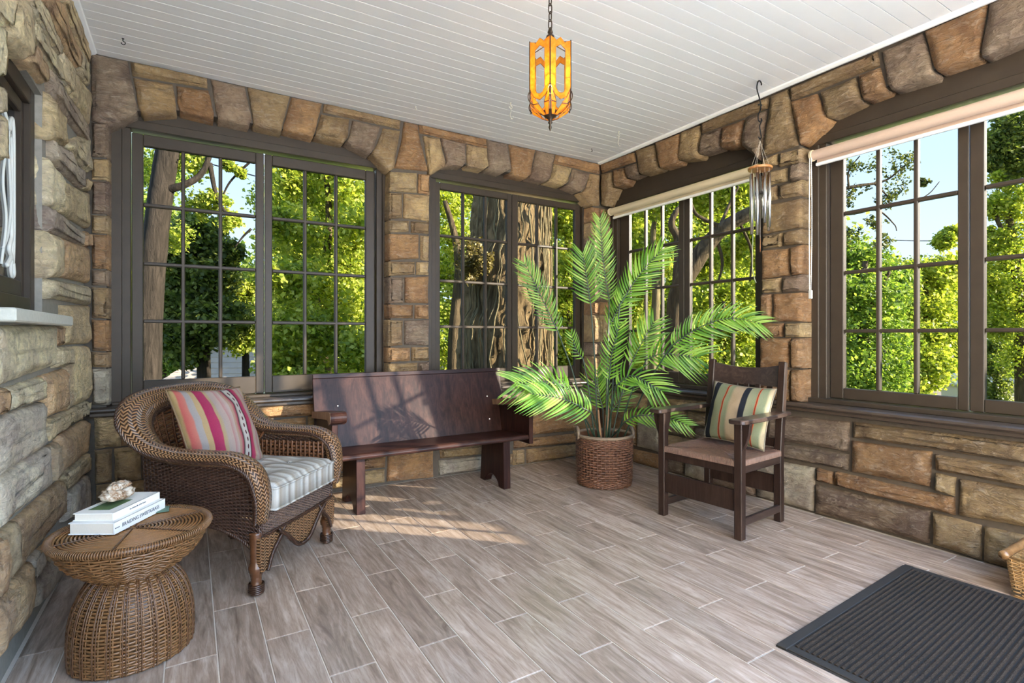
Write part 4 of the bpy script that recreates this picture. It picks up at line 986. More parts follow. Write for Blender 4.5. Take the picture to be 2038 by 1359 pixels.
house('cream_house', 'cream gabled outbuilding at the bottom right of the fourth window', (23.0, 3.75, -0.98), (0.75, -0.42, 0.42), (0.56, 0.83, 0), 3.0, m_simple('cream_roof', (0.72, 0.60, 0.45), 0.8), m_simple('cream_siding', (0.80, 0.66, 0.45), 0.8), 3)
house('pink_house', 'pale pinkish house half hidden behind the leaves of the fourth window', (28.0, 9.0, 0.3), (1.0, -0.8, 0.7), (0.6, 0.8, 0), 4.0, m_roof, m_simple('pink_siding', (0.75, 0.58, 0.50), 0.8), 4)

# unseen greenery added outside the fourth window to cut off the low sun
hd = thing('sun_block_hedge', 'unseen clipped greenery added beyond the fourth window to block the low sun', 'sun_block_hedge', (2.9, -5.3, GZ))
pts_ = []
for k in range(26): pts_.append((RNG.uniform(-0.3, 0.3), RNG.uniform(-1.9, 1.9), RNG.uniform(3.1, 4.30), 0.42))
o = foliage(pts_, 420, 0.11).build('foliage', LEAFM['green'], hd); o['kind'] = 'stuff'
for k in range(5): MB().tube([(0, -1.6 + 0.8 * k, -0.1), (0.03, -1.6 + 0.8 * k, 4.4)], [0.035, 0.012], 7).build('stem', BARK['mid'], hd, smooth=True)

house('sun_block_house', 'unseen tall narrow brick block added to keep the low sun off the porch', (9.0, -17.9, 7.9), (1.25, 0.0, 1.3), (0, 1, 0), 3.1, m_roof, m_simple('brick_red_wall', (0.30, 0.16, 0.11), 0.9), 8)  # added out of view, shaped to block sun from the open porch end
# ------------------------------------------------------------------ wicker armchair
def m_herring(name, dark, mid, light, sc=46.0):
    """glossy herringbone wrapped cane: zig-zag bands along the UV direction"""
    a = NT(name)
    uv = a.n('ShaderNodeUVMap'); sp = a.n('ShaderNodeSeparateXYZ'); a.link(uv.outputs[0], sp.inputs[0])
    u, v = sp.outputs[0], sp.outputs[1]
    zig = a.math('ABSOLUTE', a.math('SUBTRACT', a.math('FRACT', a.math('MULTIPLY', u, 1.0)), 0.5))
    s = a.math('ADD', a.math('MULTIPLY', v, 1.0), a.math('MULTIPLY', zig, 1.6))
    f = a.math('FRACT', s)
    h = a.math('SINE', a.math('MULTIPLY', f, PI))
    nz = a.noise(a.co('Object'), 60, 4, 0.6); n2 = a.noise(a.co('Object'), 7, 3, 0.5)
    c = a.ramp(h, [(0.12, dark), (0.55, mid), (0.95, light)])
    c = a.mix(a.math('MULTIPLY', nz, 0.5), c, a.mix(1.0, c, g(0.5), 'MULTIPLY'))
    c = a.mix(a.math('MULTIPLY', a.ramp(n2, [(0.45, g(0)), (0.7, g(1))]), 0.5), c, mid)
    return a.pbr(c, 0.30, a.bump(h, 0.9, 0.006), coat=0.25)
M['herring'] = m_herring('herringbone_cane', (0.016, 0.006, 0.003), (0.115, 0.046, 0.015), (0.34, 0.18, 0.08))
M['cane_dark'] = m_simple('dark_brown_cane', (0.040, 0.017, 0.009), 0.28, 50, 0.5, 0.1)
M['cane_weft'] = m_simple('brown_split_cane', (0.052, 0.025, 0.016), 0.32, 40, 0.5, 0.1)
M['cane_back'] = m_simple('chestnut_flat_cane', (0.12, 0.048, 0.020), 0.26, 40, 0.45, 0.1)
M['cane_pale'] = m_simple('grey_brown_cane', (0.115, 0.072, 0.054), 0.38, 40, 0.4, 0.1)

def uv_tube(path, wd, hw, ht, sides=16, du=0.030, dv=0.016):
    """rolled cane shell: path (n,3), wd width direction (n,3), half width / half thickness; UV for the herringbone"""
    P = np.asarray(path); n = len(P)
    T = np.gradient(P, axis=0); T /= np.linalg.norm(T, axis=1, keepdims=True)
    Wd = np.asarray(wd); Wd = Wd - T * (Wd * T).sum(1, keepdims=True); Wd /= np.linalg.norm(Wd, axis=1, keepdims=True)
    Nn = np.cross(T, Wd)
    ang = 2 * PI * np.arange(sides) / sides
    V = P[:, None] + Wd[:, None] * (np.cos(ang)[None, :, None] * np.asarray(hw)[:, None, None]) + Nn[:, None] * (np.sin(ang)[None, :, None] * np.asarray(ht)[:, None, None])
    seg = np.r_[0, np.cumsum(np.linalg.norm(np.diff(P, axis=0), axis=1))]
    per = 2 * PI * 0.06
    verts = [tuple(p) for p in V.reshape(-1, 3)]
    faces = []; uvs = []
    for i in range(n - 1):
        for k in range(sides):
            l = (k + 1) % sides
            faces.append((i * sides + k, i * sides + l, (i + 1) * sides + l, (i + 1) * sides + k))
            ua, ub = k / sides * per / du, (k + 1) / sides * per / du
            va, vb = seg[i] / dv, seg[i + 1] / dv
            uvs += [(ua, va), (ub, va), (ub, vb), (ua, vb)]
    for end, idx in ((0, list(range(sides - 1, -1, -1))), (1, [(n - 1) * sides + k for k in range(sides)])):
        faces.append(tuple(idx)); uvs += [(math.cos(2 * PI * k / sides) * 1.5, math.sin(2 * PI * k / sides) * 1.5) for k in range(sides)]
    me = bpy.data.meshes.new('roll'); me.from_pydata(verts, [], faces)
    ul = me.uv_layers.new(name='UVMap'); ul.data.foreach_set('uv', np.array(uvs, np.float32).ravel())
    me.polygons.foreach_set('use_smooth', [True] * len(faces)); me.update()
    return me

def braid(pts, r, n, turns, parent, name, mat, thick=0.55):
    """two cords twisted round one another"""
    P = smooth_path(pts, n)
    T = np.gradient(P, axis=0); T /= np.linalg.norm(T, axis=1, keepdims=True)
    A = np.cross(T, np.array([0.3, 0.5, 0.8])); A /= np.linalg.norm(A, axis=1, keepdims=True); B = np.cross(T, A)
    q = QM()
    for s in (0, 1, 2):
        ph = np.linspace(0, turns * 2 * PI, n) + 2 * PI * s / 3
        Q = P + (A * np.cos(ph)[:, None] + B * np.sin(ph)[:, None]) * r * 0.5
        q.strand(Q, A, r * thick, r * thick, 6)
    return q.build(name, mat, parent)

WX, WY, WR = -3.114, -0.955, math.radians(-131.3)
wch = thing('wicker_armchair', 'brown woven wicker armchair with wide rolled arms, left of the wooden bench', 'armchair', (WX, WY, 0), WR)
# the continuous roll: arms and back (local: +Y faces forward, +X is the arm near the side table)
half = [  # x, y, z, width dir, half width, half thickness
 ((0.305, 0.300, 0.325), (1, 0.1, 0), 0.036, 0.030), ((0.312, 0.312, 0.43), (1, 0.1, 0), 0.046, 0.036), ((0.322, 0.285, 0.535), (1, 0.1, 0.1), 0.054, 0.036),
 ((0.330, 0.200, 0.585), (1, 0, 0.05), 0.056, 0.034), ((0.338, 0.060, 0.592), (1, 0, 0), 0.056, 0.034), ((0.348, -0.080, 0.600), (1, -0.1, 0.1), 0.060, 0.034),
 ((0.360, -0.190, 0.632), (1, -0.2, 0.35), 0.072, 0.036), ((0.352, -0.270, 0.702), (1, -0.3, 0.6), 0.086, 0.040), ((0.298, -0.325, 0.768), (0.75, -0.3, 0.9), 0.080, 0.042),
 ((0.185, -0.358, 0.812), (0.30, -0.25, 1), 0.060, 0.038), ((0.0, -0.370, 0.828), (0, -0.25, 1), 0.048, 0.034)]
full = half + [((-p[0], p[1], p[2]), (-w[0], w[1], w[2]), a, b) for p, w, a, b in half[-2::-1]]
tab = np.array([list(p) + list(w) + [a, b] for p, w, a, b in full])
tt = smooth_path(tab, 150)
link_mesh('rolled_arm', uv_tube(tt[:, :3], tt[:, 3:6], tt[:, 6], tt[:, 7]), M['herring'], wch)
# braided edges inside and outside the roll
Wd_ = tt[:, 3:6] / np.linalg.norm(tt[:, 3:6], axis=1, keepdims=True)
braid(tt[:, :3] - Wd_ * tt[:, 6:7] * 0.98 + np.array([0, 0.012, 0.0]), 0.009, 360, 60, wch, 'braided_edge', M['cane_dark'])
braid(tt[:, :3] + Wd_ * tt[:, 6:7] * 0.99 + np.array([0, -0.004, -0.006]), 0.009, 360, 60, wch, 'braided_edge', M['cane_dark'])

inner = tt[:, :3] - Wd_ * tt[:, 6:7] * 0.9          # inner edge of the roll
ib = inner[(tt[:, 1] < -0.10)]
def S_back(u, v):
    """v=0 at the seat, v=1 under the roll"""
    k = u * (len(ib) - 1); i = np.clip(k.astype(int), 0, len(ib) - 2); f = (k - i)[:, None]
    top = ib[i] * (1 - f) + ib[i + 1] * f
    bot = np.stack([(0.5 - u) * 0.52, -0.235 - 0.02 * np.cos(PI * (u - 0.5)), np.full_like(u, 0.30)], 1)
    P = bot * (1 - v)[:, None] + top * v[:, None]
    P[:, 1] -= 0.03 * np.sin(PI * v) * (0.4 + 0.6 * np.cos(PI * (u - 0.5)))
    N = np.tile(np.array([0.0, 0.93, 0.37]), (len(u), 1))
    N[:, 0] = -(0.5 - u) * 0.7
    return P, N / np.linalg.norm(N, axis=1, keepdims=True)
q = QM(); weave(q, S_back, 26, 26, 0.0085, 0.0022, 0.006, stakes=True, rs=0.007, sub=2)
q.build('backrest', M['cane_back'], wch)
# side panels, from under the arm down to an arched lower edge
for sx in (1, -1):
    def S_side(u, v, sx=sx):
        y = -0.27 + 0.57 * u
        top = 0.575 + 0.03 * (u < 0.25) * (0.25 - u) * 4
        bot = 0.135 + 0.15 * np.sin(PI * np.clip(u, 0, 1)) ** 0.7
        z = bot + (top - bot) * v
        x = sx * (0.285 + 0.035 * v + 0.012 * np.sin(PI * u))
        N = np.tile(np.array([sx * 1.0, 0.0, 0.08]), (len(u), 1))
        return np.stack([x, y, z], 1), N
    q = QM(); weave(q, S_side, 30, 44, 0.0045, 0.003, 0.0045, stakes=True, rs=0.004)
    q.build('side_panel', M['cane_weft'], wch)
    pts = [tuple(S_side(np.array([u]), np.array([0.0]))[0][0]) for u in np.linspace(0, 1, 9)]
    braid(pts, 0.010, 120, 22, wch, 'braided_edge', M['cane_dark'])
    # open basket-weave gap filler on the inside of the arm
    def S_in(u, v, sx=sx):
        y = -0.20 + 0.46 * u
        return np.stack([np.full_like(u, sx * 0.272), y, 0.38 + 0.17 * v], 1), np.tile(np.array([-sx * 1.0, 0, 0.0]), (len(u), 1))
    q = QM(); weave(q, S_in, 18, 9, 0.0085, 0.0022, 0.006, stakes=True, rs=0.007)
    q.build('arm_panel', M['cane_back'], wch)
# front apron: fine woven band
def S_front(u, v):
    x = (0.5 - u) * 0.60; y = 0.292 + 0.012 * np.cos(PI * (u - 0.5)); z = 0.255 + 0.105 * v
    return np.stack([x, y, z], 1), np.tile(np.array([0, 1.0, 0.0]), (len(u), 1))
q = QM(); weave(q, S_front, 44, 17, 0.0034, 0.0025, 0.0035, rs=0.003)
q.build('front_band', M['cane_pale'], wch)
for z in (0.362, 0.252):
    braid([(0.30, 0.300, z), (0.15, 0.308, z), (0, 0.311, z), (-0.15, 0.308, z), (-0.30, 0.300, z)], 0.008, 140, 30, wch, 'braided_edge', M['cane_dark'])
def flat_uv(name, outline, y, parent, thick=0.016):
    """herringbone panel: polygon in x,z"""
    n = len(outline)
    vs = [(x, y, z) for x, z in outline] + [(x, y - thick, z) for x, z in outline]
    fs = [tuple(range(n)), tuple(range(2 * n - 1, n - 1, -1))] + [(i, n + i, n + (i + 1) % n, (i + 1) % n) for i in range(n)]
    me = bpy.data.meshes.new(name); me.from_pydata(vs, [], fs)
    ul = me.uv_layers.new(name='UVMap'); uv = []
    for f in fs:
        for i in f: uv.append((vs[i][0] / 0.032, vs[i][2] / 0.013))
    ul.data.foreach_set('uv', np.array(uv, np.float32).ravel()); me.update()
    return link_mesh(name, me, M['herring'], parent)
def arc(pts, n=24): return [tuple(p) for p in smooth_path(pts, n)]
drop = arc([(0.20, 0.25), (0.13, 0.20), (0.06, 0.135), (0.0, 0.118), (-0.06, 0.135), (-0.13, 0.20), (-0.20, 0.25)])
flat_uv('apron_drop', drop, 0.312, wch)
braid([(x, 0.318, z) for x, z in drop], 0.010, 150, 26, wch, 'braided_edge', M['cane_dark'])
for sx in (1, -1):
    br = arc([(sx * 0.315, 0.25), (sx * 0.315, 0.17), (sx * 0.305, 0.10)], 8) + arc([(sx * 0.268, 0.10), (sx * 0.235, 0.16), (sx * 0.175, 0.215), (sx * 0.145, 0.25)], 12)
    flat_uv('corner_bracket', br, 0.306, wch)
    braid([(x, 0.312, z) for x, z in br[8:]], 0.009, 90, 16, wch, 'braided_edge', M['cane_dark'])
# legs: wrapped, ending in a ball
M['cane_leg'] = m_simple('wrapped_leg_cane', (0.09, 0.036, 0.015), 0.28, 30, 0.5, 0.1)
for lx, ly in ((0.292, 0.272), (-0.292, 0.272), (0.262, -0.262), (-0.262, -0.262)):
    mb = MB(); prof = []
    for i in range(40):
        t = i / 39; z = 0.27 * t
        r = 0.019 + 0.010 * t + (0.010 * math.exp(-((z - 0.028) / 0.018) ** 2)) + (0.010 * math.exp(-((z - 0.115) / 0.02) ** 2))
        prof.append((r + 0.0018 * math.sin(i * 2.6), z))
    prof[0] = (0.012, 0.0)
    mb.lathe(prof, 16, (lx, ly, 0))
    mb.build('leg', M['cane_leg'], wch, smooth=True)
    q = QM(); th = np.linspace(0, 2 * PI * 5, 110)
    q.strand(np.stack([lx + np.cos(th) * (0.030 + 0.0 * th), ly + np.sin(th) * 0.030, 0.012 + 0.040 * th / th[-1]], 1), np.stack([np.cos(th), np.sin(th), 0 * th], 1), 0.005, 0.004, 5)
    q.build('leg_wrap', M['cane_dark'], wch)
MB().box(-0.265, 0.265, -0.235, 0.285, 0.322, 0.345).build('seat_deck', M['cane_dark'], wch)
for sx in (1, -1): MB().tube(smooth_path([(sx * 0.26, -0.262, 0.10), (sx * 0.17, -0.268, 0.20), (sx * 0.10, -0.27, 0.28)], 12), 0.009, 8).build('back_brace', M['cane_pale'], wch, smooth=True)

# ------------------------------------------------------------------ cushions
def pad(w, d, h, crown=0.02, nu=26, nv=26, dents=(), corner=0.10, pinch=0.0, wrinkle=0.004, seed=3, sharp=4.0):
    """closed cushion: rounded plan, box edge, crowned faces"""
    mb = MB(); N = nu; top = []; bot = []
    vs = []
    for face in (1, -1):
        for i in range(N + 1):
            for j in range(N + 1):
                a, b = 2 * i / N - 1, 2 * j / N - 1
                x, y = a * w / 2, b * d / 2
                if pinch:
                    x *= 1 - pinch * (1 - abs(b) ** 2.2); y *= 1 - pinch * (1 - abs(a) ** 2.2)
                e = max(abs(a), abs(b)); prof = (1 - abs(a) ** sharp) * (1 - abs(b) ** sharp)
                z = (h / 2) * (prof ** 0.5) + crown * (1 - a * a) * (1 - b * b)
                for du, dv, dr, dp in dents: z -= dp * math.exp(-((a - du) ** 2 + (b - dv) ** 2) / dr ** 2)
                z += wrinkle * noise.noise(Vector((a * 2.3 + seed, b * 2.3, face * 3.0))) * (prof > 0) * 2
                vs.append((x, y, face * z if (e < 1) else 0.0))
    M1 = (N + 1) ** 2; fs = []
    for i in range(N):
        for j in range(N):
            a = i * (N + 1) + j; q_ = (a, a + N + 1, a + N + 2, a + 1)
            fs.append(q_); fs.append(tuple(M1 + k for k in q_[::-1]))
    mb.add(vs, fs)
    me = mb.mesh('pad', fix=False, smooth=True)
    bm = bmesh.new(); bm.from_mesh(me); bmesh.ops.remove_doubles(bm, verts=bm.verts, dist=0.0004); bmesh.ops.recalc_face_normals(bm, faces=bm.faces); bm.to_mesh(me); bm.free()
    me.polygons.foreach_set('use_smooth', [True] * len(me.polygons))
    return me

def box_pad(w, d, h, nu=22, r=0.022, crown=0.02, dents=(), wr=0.004):
    """boxed seat cushion with upright sides and piped edge"""
    vs = []; fs = []; N = nu
    def P(a, b, z):
        x, y = a * w / 2, b * d / 2
        k = max(0.0, abs(a) + abs(b) - 1.75) * 0.10
        return (x * (1 - k * .6), y * (1 - k * .6), z)
    for face in (1, -1):
        for i in range(N + 1):
            for j in range(N + 1):
                a, b = 2 * i / N - 1, 2 * j / N - 1
                e = max(abs(a), abs(b))
                z = h / 2 + crown * (1 - a ** 4) * (1 - b ** 4) - r * max(0, (e - 0.93) / 0.07) ** 2
                for du, dv, dr, dp in dents: z -= dp * math.exp(-((a - du) ** 2 + (b - dv) ** 2) / dr ** 2)
                z += wr * noise.noise(Vector((a * 3, b * 3, face * 2.0)))
                vs.append(P(a, b, z if face == 1 else -h / 2 + 0.004 * (1 - e)))
    M1 = (N + 1) ** 2
    for i in range(N):
        for j in range(N):
            a = i * (N + 1) + j; q_ = (a, a + N + 1, a + N + 2, a + 1)
            fs.append(q_); fs.append(tuple(M1 + k for k in q_[::-1]))
    edge = [i * (N + 1) for i in range(N + 1)] + [N * (N + 1) + j for j in range(1, N + 1)] + [i * (N + 1) + N for i in range(N - 1, -1, -1)] + [j for j in range(N - 1, 0, -1)]
    n = len(edge)
    for k in range(n):
        a, b = edge[k], edge[(k + 1) % n]
        fs.append((a, b, M1 + b, M1 + a))
    mb = MB().add(vs, fs)
    return mb.mesh('seat_cushion', fix=True, smooth=True), [vs[i] for i in edge], [vs[M1 + i] for i in edge]

m_seat = m_stripes('striped_oatmeal_cloth', 0, [(i / 31, ((0.36, 0.33, 0.28), (0.50, 0.48, 0.44), (0.24, 0.21, 0.17), (0.46, 0.43, 0.38), (0.54, 0.52, 0.48), (0.30, 0.25, 0.19))[(i * 5 + i // 7) % 6]) for i in range(32)], 240, 0.92)
sc_ = tag(empty('seat_cushion', (WX, WY, 0), WR), 'oatmeal and grey striped seat cushion in the wicker armchair', 'cushion')
sc_.location = Vector((WX, WY, 0)) + Matrix.Rotation(WR, 3, 'Z') @ Vector((0, 0.060, 0.412))
me, e1, e2 = box_pad(0.512, 0.565, 0.108, 26, 0.016, 0.026, [(a, b, 0.2, 0.024) for a in (-.42, .42) for b in (-.4, .4)] + [(0, 0, 0.2, 0.02)])
link_mesh('cushion_body', me, m_seat, sc_)
for e_ in (e1, e2): MB().tube([Vector(p) * 1.0 for p in e_], 0.0055, 6, closed=True).build('piping', m_seat, sc_, smooth=True)
for a in (-.42, .42):
    for b in (-.4, .4): MB().ball((a * .256, b * .2825, 0.064), 0.013, 10, 6, (1, 1, .5)).build('tuft_button', m_seat, sc_, smooth=True)

kil = [(0.0, (0.42, 0.28, 0.11)), (0.045, (0.45, 0.32, 0.14)), (0.055, (0.52, 0.12, 0.10)), (0.10, (0.55, 0.20, 0.14)), (0.11, (0.36, 0.34, 0.32)), (0.16, (0.42, 0.38, 0.33)), (0.165, (0.52, 0.36, 0.17)), (0.215, (0.55, 0.40, 0.20)),
       (0.222, (0.42, 0.035, 0.10)), (0.33, (0.48, 0.06, 0.13)), (0.34, (0.52, 0.38, 0.18)), (0.375, (0.50, 0.40, 0.26)), (0.385, (0.48, 0.40, 0.34)), (0.46, (0.58, 0.44, 0.36)), (0.47, (0.55, 0.28, 0.26)), (0.52, (0.58, 0.46, 0.38)),
       (0.56, (0.52, 0.36, 0.24)), (0.60, (0.50, 0.10, 0.13)), (0.615, (0.045, 0.018, 0.016)), (0.64, (0.62, 0.57, 0.48)), (0.705, (0.62, 0.57, 0.48)), (0.715, (0.045, 0.018, 0.016)), (0.735, (0.44, 0.04, 0.10)), (0.78, (0.50, 0.08, 0.13)),
       (0.79, (0.54, 0.34, 0.22)), (0.83, (0.52, 0.42, 0.33)), (0.875, (0.55, 0.26, 0.22)), (0.90, (0.54, 0.44, 0.34)), (0.95, (0.50, 0.36, 0.20)), (1.0, (0.44, 0.30, 0.13))]
a = NT('striped_kilim_cloth')
t_ = a.n('ShaderNodeTexCoord'); s_ = a.n('ShaderNodeSeparateXYZ'); a.link(t_.outputs['Generated'], s_.inputs[0])
nz = a.noise(t_.outputs['Object'], 9, 3, 0.5)
fx = a.math('ADD', s_.outputs[0], a.math('MULTIPLY', a.math('SUBTRACT', nz, 0.5), 0.03))
c_ = a.ramp(fx, kil[:16]); c2 = a.ramp(fx, kil[16:])
c_ = a.mix(a.math('GREATER_THAN', fx, 0.54), c_, c2)
# dark dots down the cream stripe
fy = a.math('SUBTRACT', a.math('FRACT', a.math('MULTIPLY', s_.outputs[1], 12.0)), 0.5)
dx = a.math('MULTIPLY', a.math('SUBTRACT', fx, 0.674), 30.0)
rr = a.math('SQRT', a.math('ADD', a.math('MULTIPLY', fy, fy), a.math('MULTIPLY', dx, dx)))
c_ = a.mix(a.math('LESS_THAN', rr, 0.30), c_, (0.10, 0.02, 0.03))
c_ = a.mix(1.0, c_, (0.66, 0.64, 0.66), 'MULTIPLY')
n2 = a.noise(a.co('Object', (1, 3, 1)), 120, 3, 0.7)
c_ = a.mix(a.math('MULTIPLY', n2, 0.55), c_, a.mix(1.0, c_, g(0.55), 'MULTIPLY'))
m_kilim = a.pbr(c_, 0.92, a.bump(n2, 0.5, 0.004), spec=0.15)
m_kback = m_simple('brown_backing_cloth', (0.16, 0.10, 0.05), 0.9, 60, 0.2)

def pillow(name, label, size, thick, loc, facing_deg, tilt, roll, front, back, seed=1):
    root = thing(name, label, 'pillow')
    nrm = Matrix.Rotation(math.radians(facing_deg), 4, 'Z')
    root.matrix_world = Matrix.Translation(loc) @ nrm @ Matrix.Rotation(math.radians(90 - tilt), 4, 'X') @ Matrix.Rotation(math.radians(roll), 4, 'Z')
    me = pad(size[0], size[1], thick, 0.012, 34, 34, pinch=0.07, wrinkle=0.006, seed=seed, sharp=2.4)
    link_mesh('pillow_cover', me, front, root)
    rim = []
    n = 60
    for k in range(4):
        for i in range(15):
            t = i / 15 * 2 - 1
            x, y = [(t, -1), (1, t), (-t, 1), (-1, -t)][k]
            px_, py_ = x * size[0] / 2 * (1 - .07 * (1 - abs(y) ** 2.2)), y * size[1] / 2 * (1 - .07 * (1 - abs(x) ** 2.2))
            rim.append((px_, py_, -0.004))
    MB().tube(rim, 0.0045, 6, closed=True).build('seam', back, root, smooth=True)
    return root
R3 = Matrix.Rotation(WR, 3, 'Z')
pillow('throw_pillow', 'pink, red and tan striped kilim throw pillow leaning in the wicker armchair', (0.475, 0.43), 0.13,
       Vector((WX, WY, 0)) + R3 @ Vector((0.045, -0.105, 0.664)), math.degrees(WR) + 180, 24, -4, m_kilim, m_kback, 4)
# ------------------------------------------------------------------ hourglass wicker side table
M['rattan'] = m_simple('honey_brown_rattan', (0.175, 0.082, 0.030), 0.30, 60, 0.45, 0.1)
M['rattan_dark'] = m_simple('dark_honey_rattan', (0.10, 0.042, 0.016), 0.30, 60, 0.45, 0.1)
M['rattan_top'] = m_simple('polished_rattan_rings', (0.27, 0.125, 0.044), 0.22, 50, 0.35, 0.05, coat=0.2)
TX, TY = -3.520, -1.562
tab_ = thing('wicker_side_table', 'round hourglass shaped wicker side table carrying two books', 'side table', (TX, TY, 0))
def prof_surface(prof):
    pr = np.array(prof)
    def S(u, v):
        k = v * (len(pr) - 1); i = np.clip(k.astype(int), 0, len(pr) - 2); f = k - i
        r = pr[i, 0] * (1 - f) + pr[i + 1, 0] * f; z = pr[i, 1] * (1 - f) + pr[i + 1, 1] * f
        dr = pr[i + 1, 0] - pr[i, 0]; dz = pr[i + 1, 1] - pr[i, 1]
        th = 2 * PI * u
        P = np.stack([r * np.cos(th), r * np.sin(th), z], 1)
        N = np.stack([dz * np.cos(th), dz * np.sin(th), -dr], 1)
        return P, N / (np.linalg.norm(N, axis=1, keepdims=True) + 1e-9)
    return S
base_p = smooth_path([(0.181, 0.004), (0.183, 0.06), (0.180, 0.13), (0.165, 0.20), (0.138, 0.255), (0.104, 0.292)], 40)
q = QM(); MB().lathe([(r - 0.006, z) for r, z in base_p], 40, cap=False).build('base_lining', M['rattan_dark'], tab_, smooth=True)
weave(q, prof_surface(base_p), 54, 31, 0.0047, 0.0040, 0.0020, rs=0.0030, closed=True, sub=3)
q.build('base', M['rattan'], tab_)
q = QM()
S = prof_surface(base_p)
for i in range(27):
    v = np.linspace(0, 1, 26)
    for o_ in (-0.004, 0.004):
        P, N = S(np.full(26, i / 27 + o_), v); q.strand(P + N * 0.004, N, 0.0022, 0.0022, 5)
q.build('stake_pair', M['rattan_dark'], tab_); tab_.children[-1]['kind'] = 'stuff'
bowl_p = smooth_path([(0.100, 0.286), (0.135, 0.300), (0.178, 0.332), (0.212, 0.375), (0.232, 0.420)], 30)
q = QM()
Sb = prof_surface(bowl_p)
def Sbw(u, v):
    P, N = Sb(u, v); w = 0.004 * np.sin(2 * PI * u * 18) * np.sin(PI * v)
    return P + N * w[:, None], N
weave(q, Sbw, 48, 17, 0.0052, 0.0040, 0.0018, rs=0.0028, closed=True, sub=4)
q.build('bowl', M['rattan'], tab_)
# rim wrapped with cane
q = QM(); th = np.linspace(0, 2 * PI, 129)[:-1]
c_ = np.stack([np.cos(th), np.sin(th), 0 * th], 1)
q.strand(c_ * 0.234 + np.array([0, 0, 0.428]), np.tile([0, 0, 1.0], (128, 1)), 0.010, 0.010, 8, True)
q.build('rim', M['rattan_dark'], tab_)
q = QM(); n_ = 190 * 8; t = np.arange(n_) / n_; a1 = 2 * PI * t; a2 = 2 * PI * t * 190
rr = 0.234 + 0.0125 * np.cos(a2)
N = np.stack([np.cos(a2) * np.cos(a1), np.cos(a2) * np.sin(a1), np.sin(a2)], 1)
q.strand(np.stack([rr * np.cos(a1), rr * np.sin(a1), 0.428 + 0.0125 * np.sin(a2)], 1), N, 0.0030, 0.0016, 4, True)
q.build('rim_wrap', M['rattan'], tab_)
# concentric rings of the top
for k in range(19):
    r = 0.012 + 0.0115 * k
    n = 24 + 4 * k; th = np.linspace(0, 2 * PI, n + 1)[:-1]
    q = QM(); q.strand(np.stack([r * np.cos(th), r * np.sin(th), np.full(n, 0.428)], 1), np.tile([0, 0, 1.0], (n, 1)), 0.0043, 0.0050, 8, True)
    q.build('top_ring', M['rattan_top'], tab_)
for k in range(6):
    a = 2 * PI * k / 6 + 0.35
    q = QM(); n = 20 * 6; r = np.linspace(0.01, 0.222, n); ph = np.arange(n) * PI * 2 / 12
    q.strand(np.stack([r * math.cos(a), r * math.sin(a), 0.4345 + 0.0022 * np.sin(ph * 2)], 1), np.tile([0, 0, 1.0], (n, 1)), 0.0030, 0.0018, 5)
    q.build('top_lashing', M['rattan_dark'], tab_)
    MB().bar((0, 0, 0.419), (0.225 * math.cos(a), 0.225 * math.sin(a), 0.419), 0.012, 0.008).build('spoke', M['rattan_dark'], tab_)
ZT = 0.4365
# ------------------------------------------------------------------ things on the table
def text(name, body, size, parent, mat, M4, ext=0.0003, sx=1.0):
    cu = bpy.data.curves.new(name, 'FONT'); cu.body = body; cu.size = size; cu.extrude = ext; cu.align_x = 'CENTER'; cu.align_y = 'CENTER'; cu.resolution_u = 3
    o = bpy.data.objects.new(name, cu); COL.objects.link(o); cu.materials.append(mat)
    me = bpy.data.meshes.new_from_object(o.evaluated_get(bpy.context.evaluated_depsgraph_get()))
    bpy.data.objects.remove(o)
    o = link_mesh(name, me, mat, parent); o.matrix_local = M4
    return o
m_paper = m_simple('book_paper', (0.68, 0.62, 0.52), 0.9, 200, 0.08)
m_ink = m_simple('dark_print', (0.05, 0.05, 0.06), 0.6)
m_cover = m_simple('white_book_cover', (0.80, 0.78, 0.74), 0.45, 20, 0.03)
m_cover2 = m_simple('cream_book_cover', (0.80, 0.78, 0.72), 0.5, 20, 0.03)
m_green = m_simple('leaf_green_print', (0.08, 0.14, 0.05), 0.6, 30, 0.5)
def book(label, loc, rz, L, Wd, T, cov, title, tsize, sub=None):
    """local: X along the spine, spine on -Y side"""
    b = thing('book', label, 'book', loc, rz)
    MB().box(-L / 2, L / 2, -Wd / 2, Wd / 2, 0, 0.003).build('back_cover', cov, b)
    MB().box(-L / 2, L / 2, -Wd / 2, Wd / 2, T - 0.003, T).build('front_cover', cov, b)
    MB().box(-L / 2, L / 2, -Wd / 2 - 0.001, -Wd / 2 + 0.003, 0, T).build('spine', cov, b)
    MB().box(-L / 2 + 0.003, L / 2 - 0.003, -Wd / 2 + 0.003, Wd / 2 - 0.004, 0.003, T - 0.003).build('page_block', m_paper, b)
    M4 = Matrix.Translation((0.0, -Wd / 2 - 0.0014, T / 2)) @ Matrix.Rotation(PI / 2, 4, 'X')
    if title: text('spine_title', title, tsize, b, m_ink, M4)
    if sub: text('spine_author', sub[0], sub[1], b, m_ink, M4 @ Matrix.Translation((sub[2], 0, 0)))
    return b
ang = math.atan2(0.22, 0.127)
b1 = book('white paperback lying lowest on the wicker table, printed spine towards the room', (TX - 0.048, TY + 0.098, ZT), ang, 0.275, 0.155, 0.040, m_cover, 'BRAIDING SWEETGRASS', 0.0185, ('kimmerer', 0.006, -0.123))
MB().box(0.02, 0.1, -0.02, 0.05, 0.0402, 0.0405).build('cover_picture', m_green, b1)
b2 = book('thinner cream paperback lying on the white book, under the shell', (TX - 0.052, TY + 0.112, ZT + 0.0406), ang + 0.01, 0.255, 0.135, 0.026, m_cover2, 'the hidden life of the forest', 0.008)
MB().box(-0.09, 0.03, -0.03, 0.045, 0.0261, 0.0264).build('cover_picture', m_green, b2)
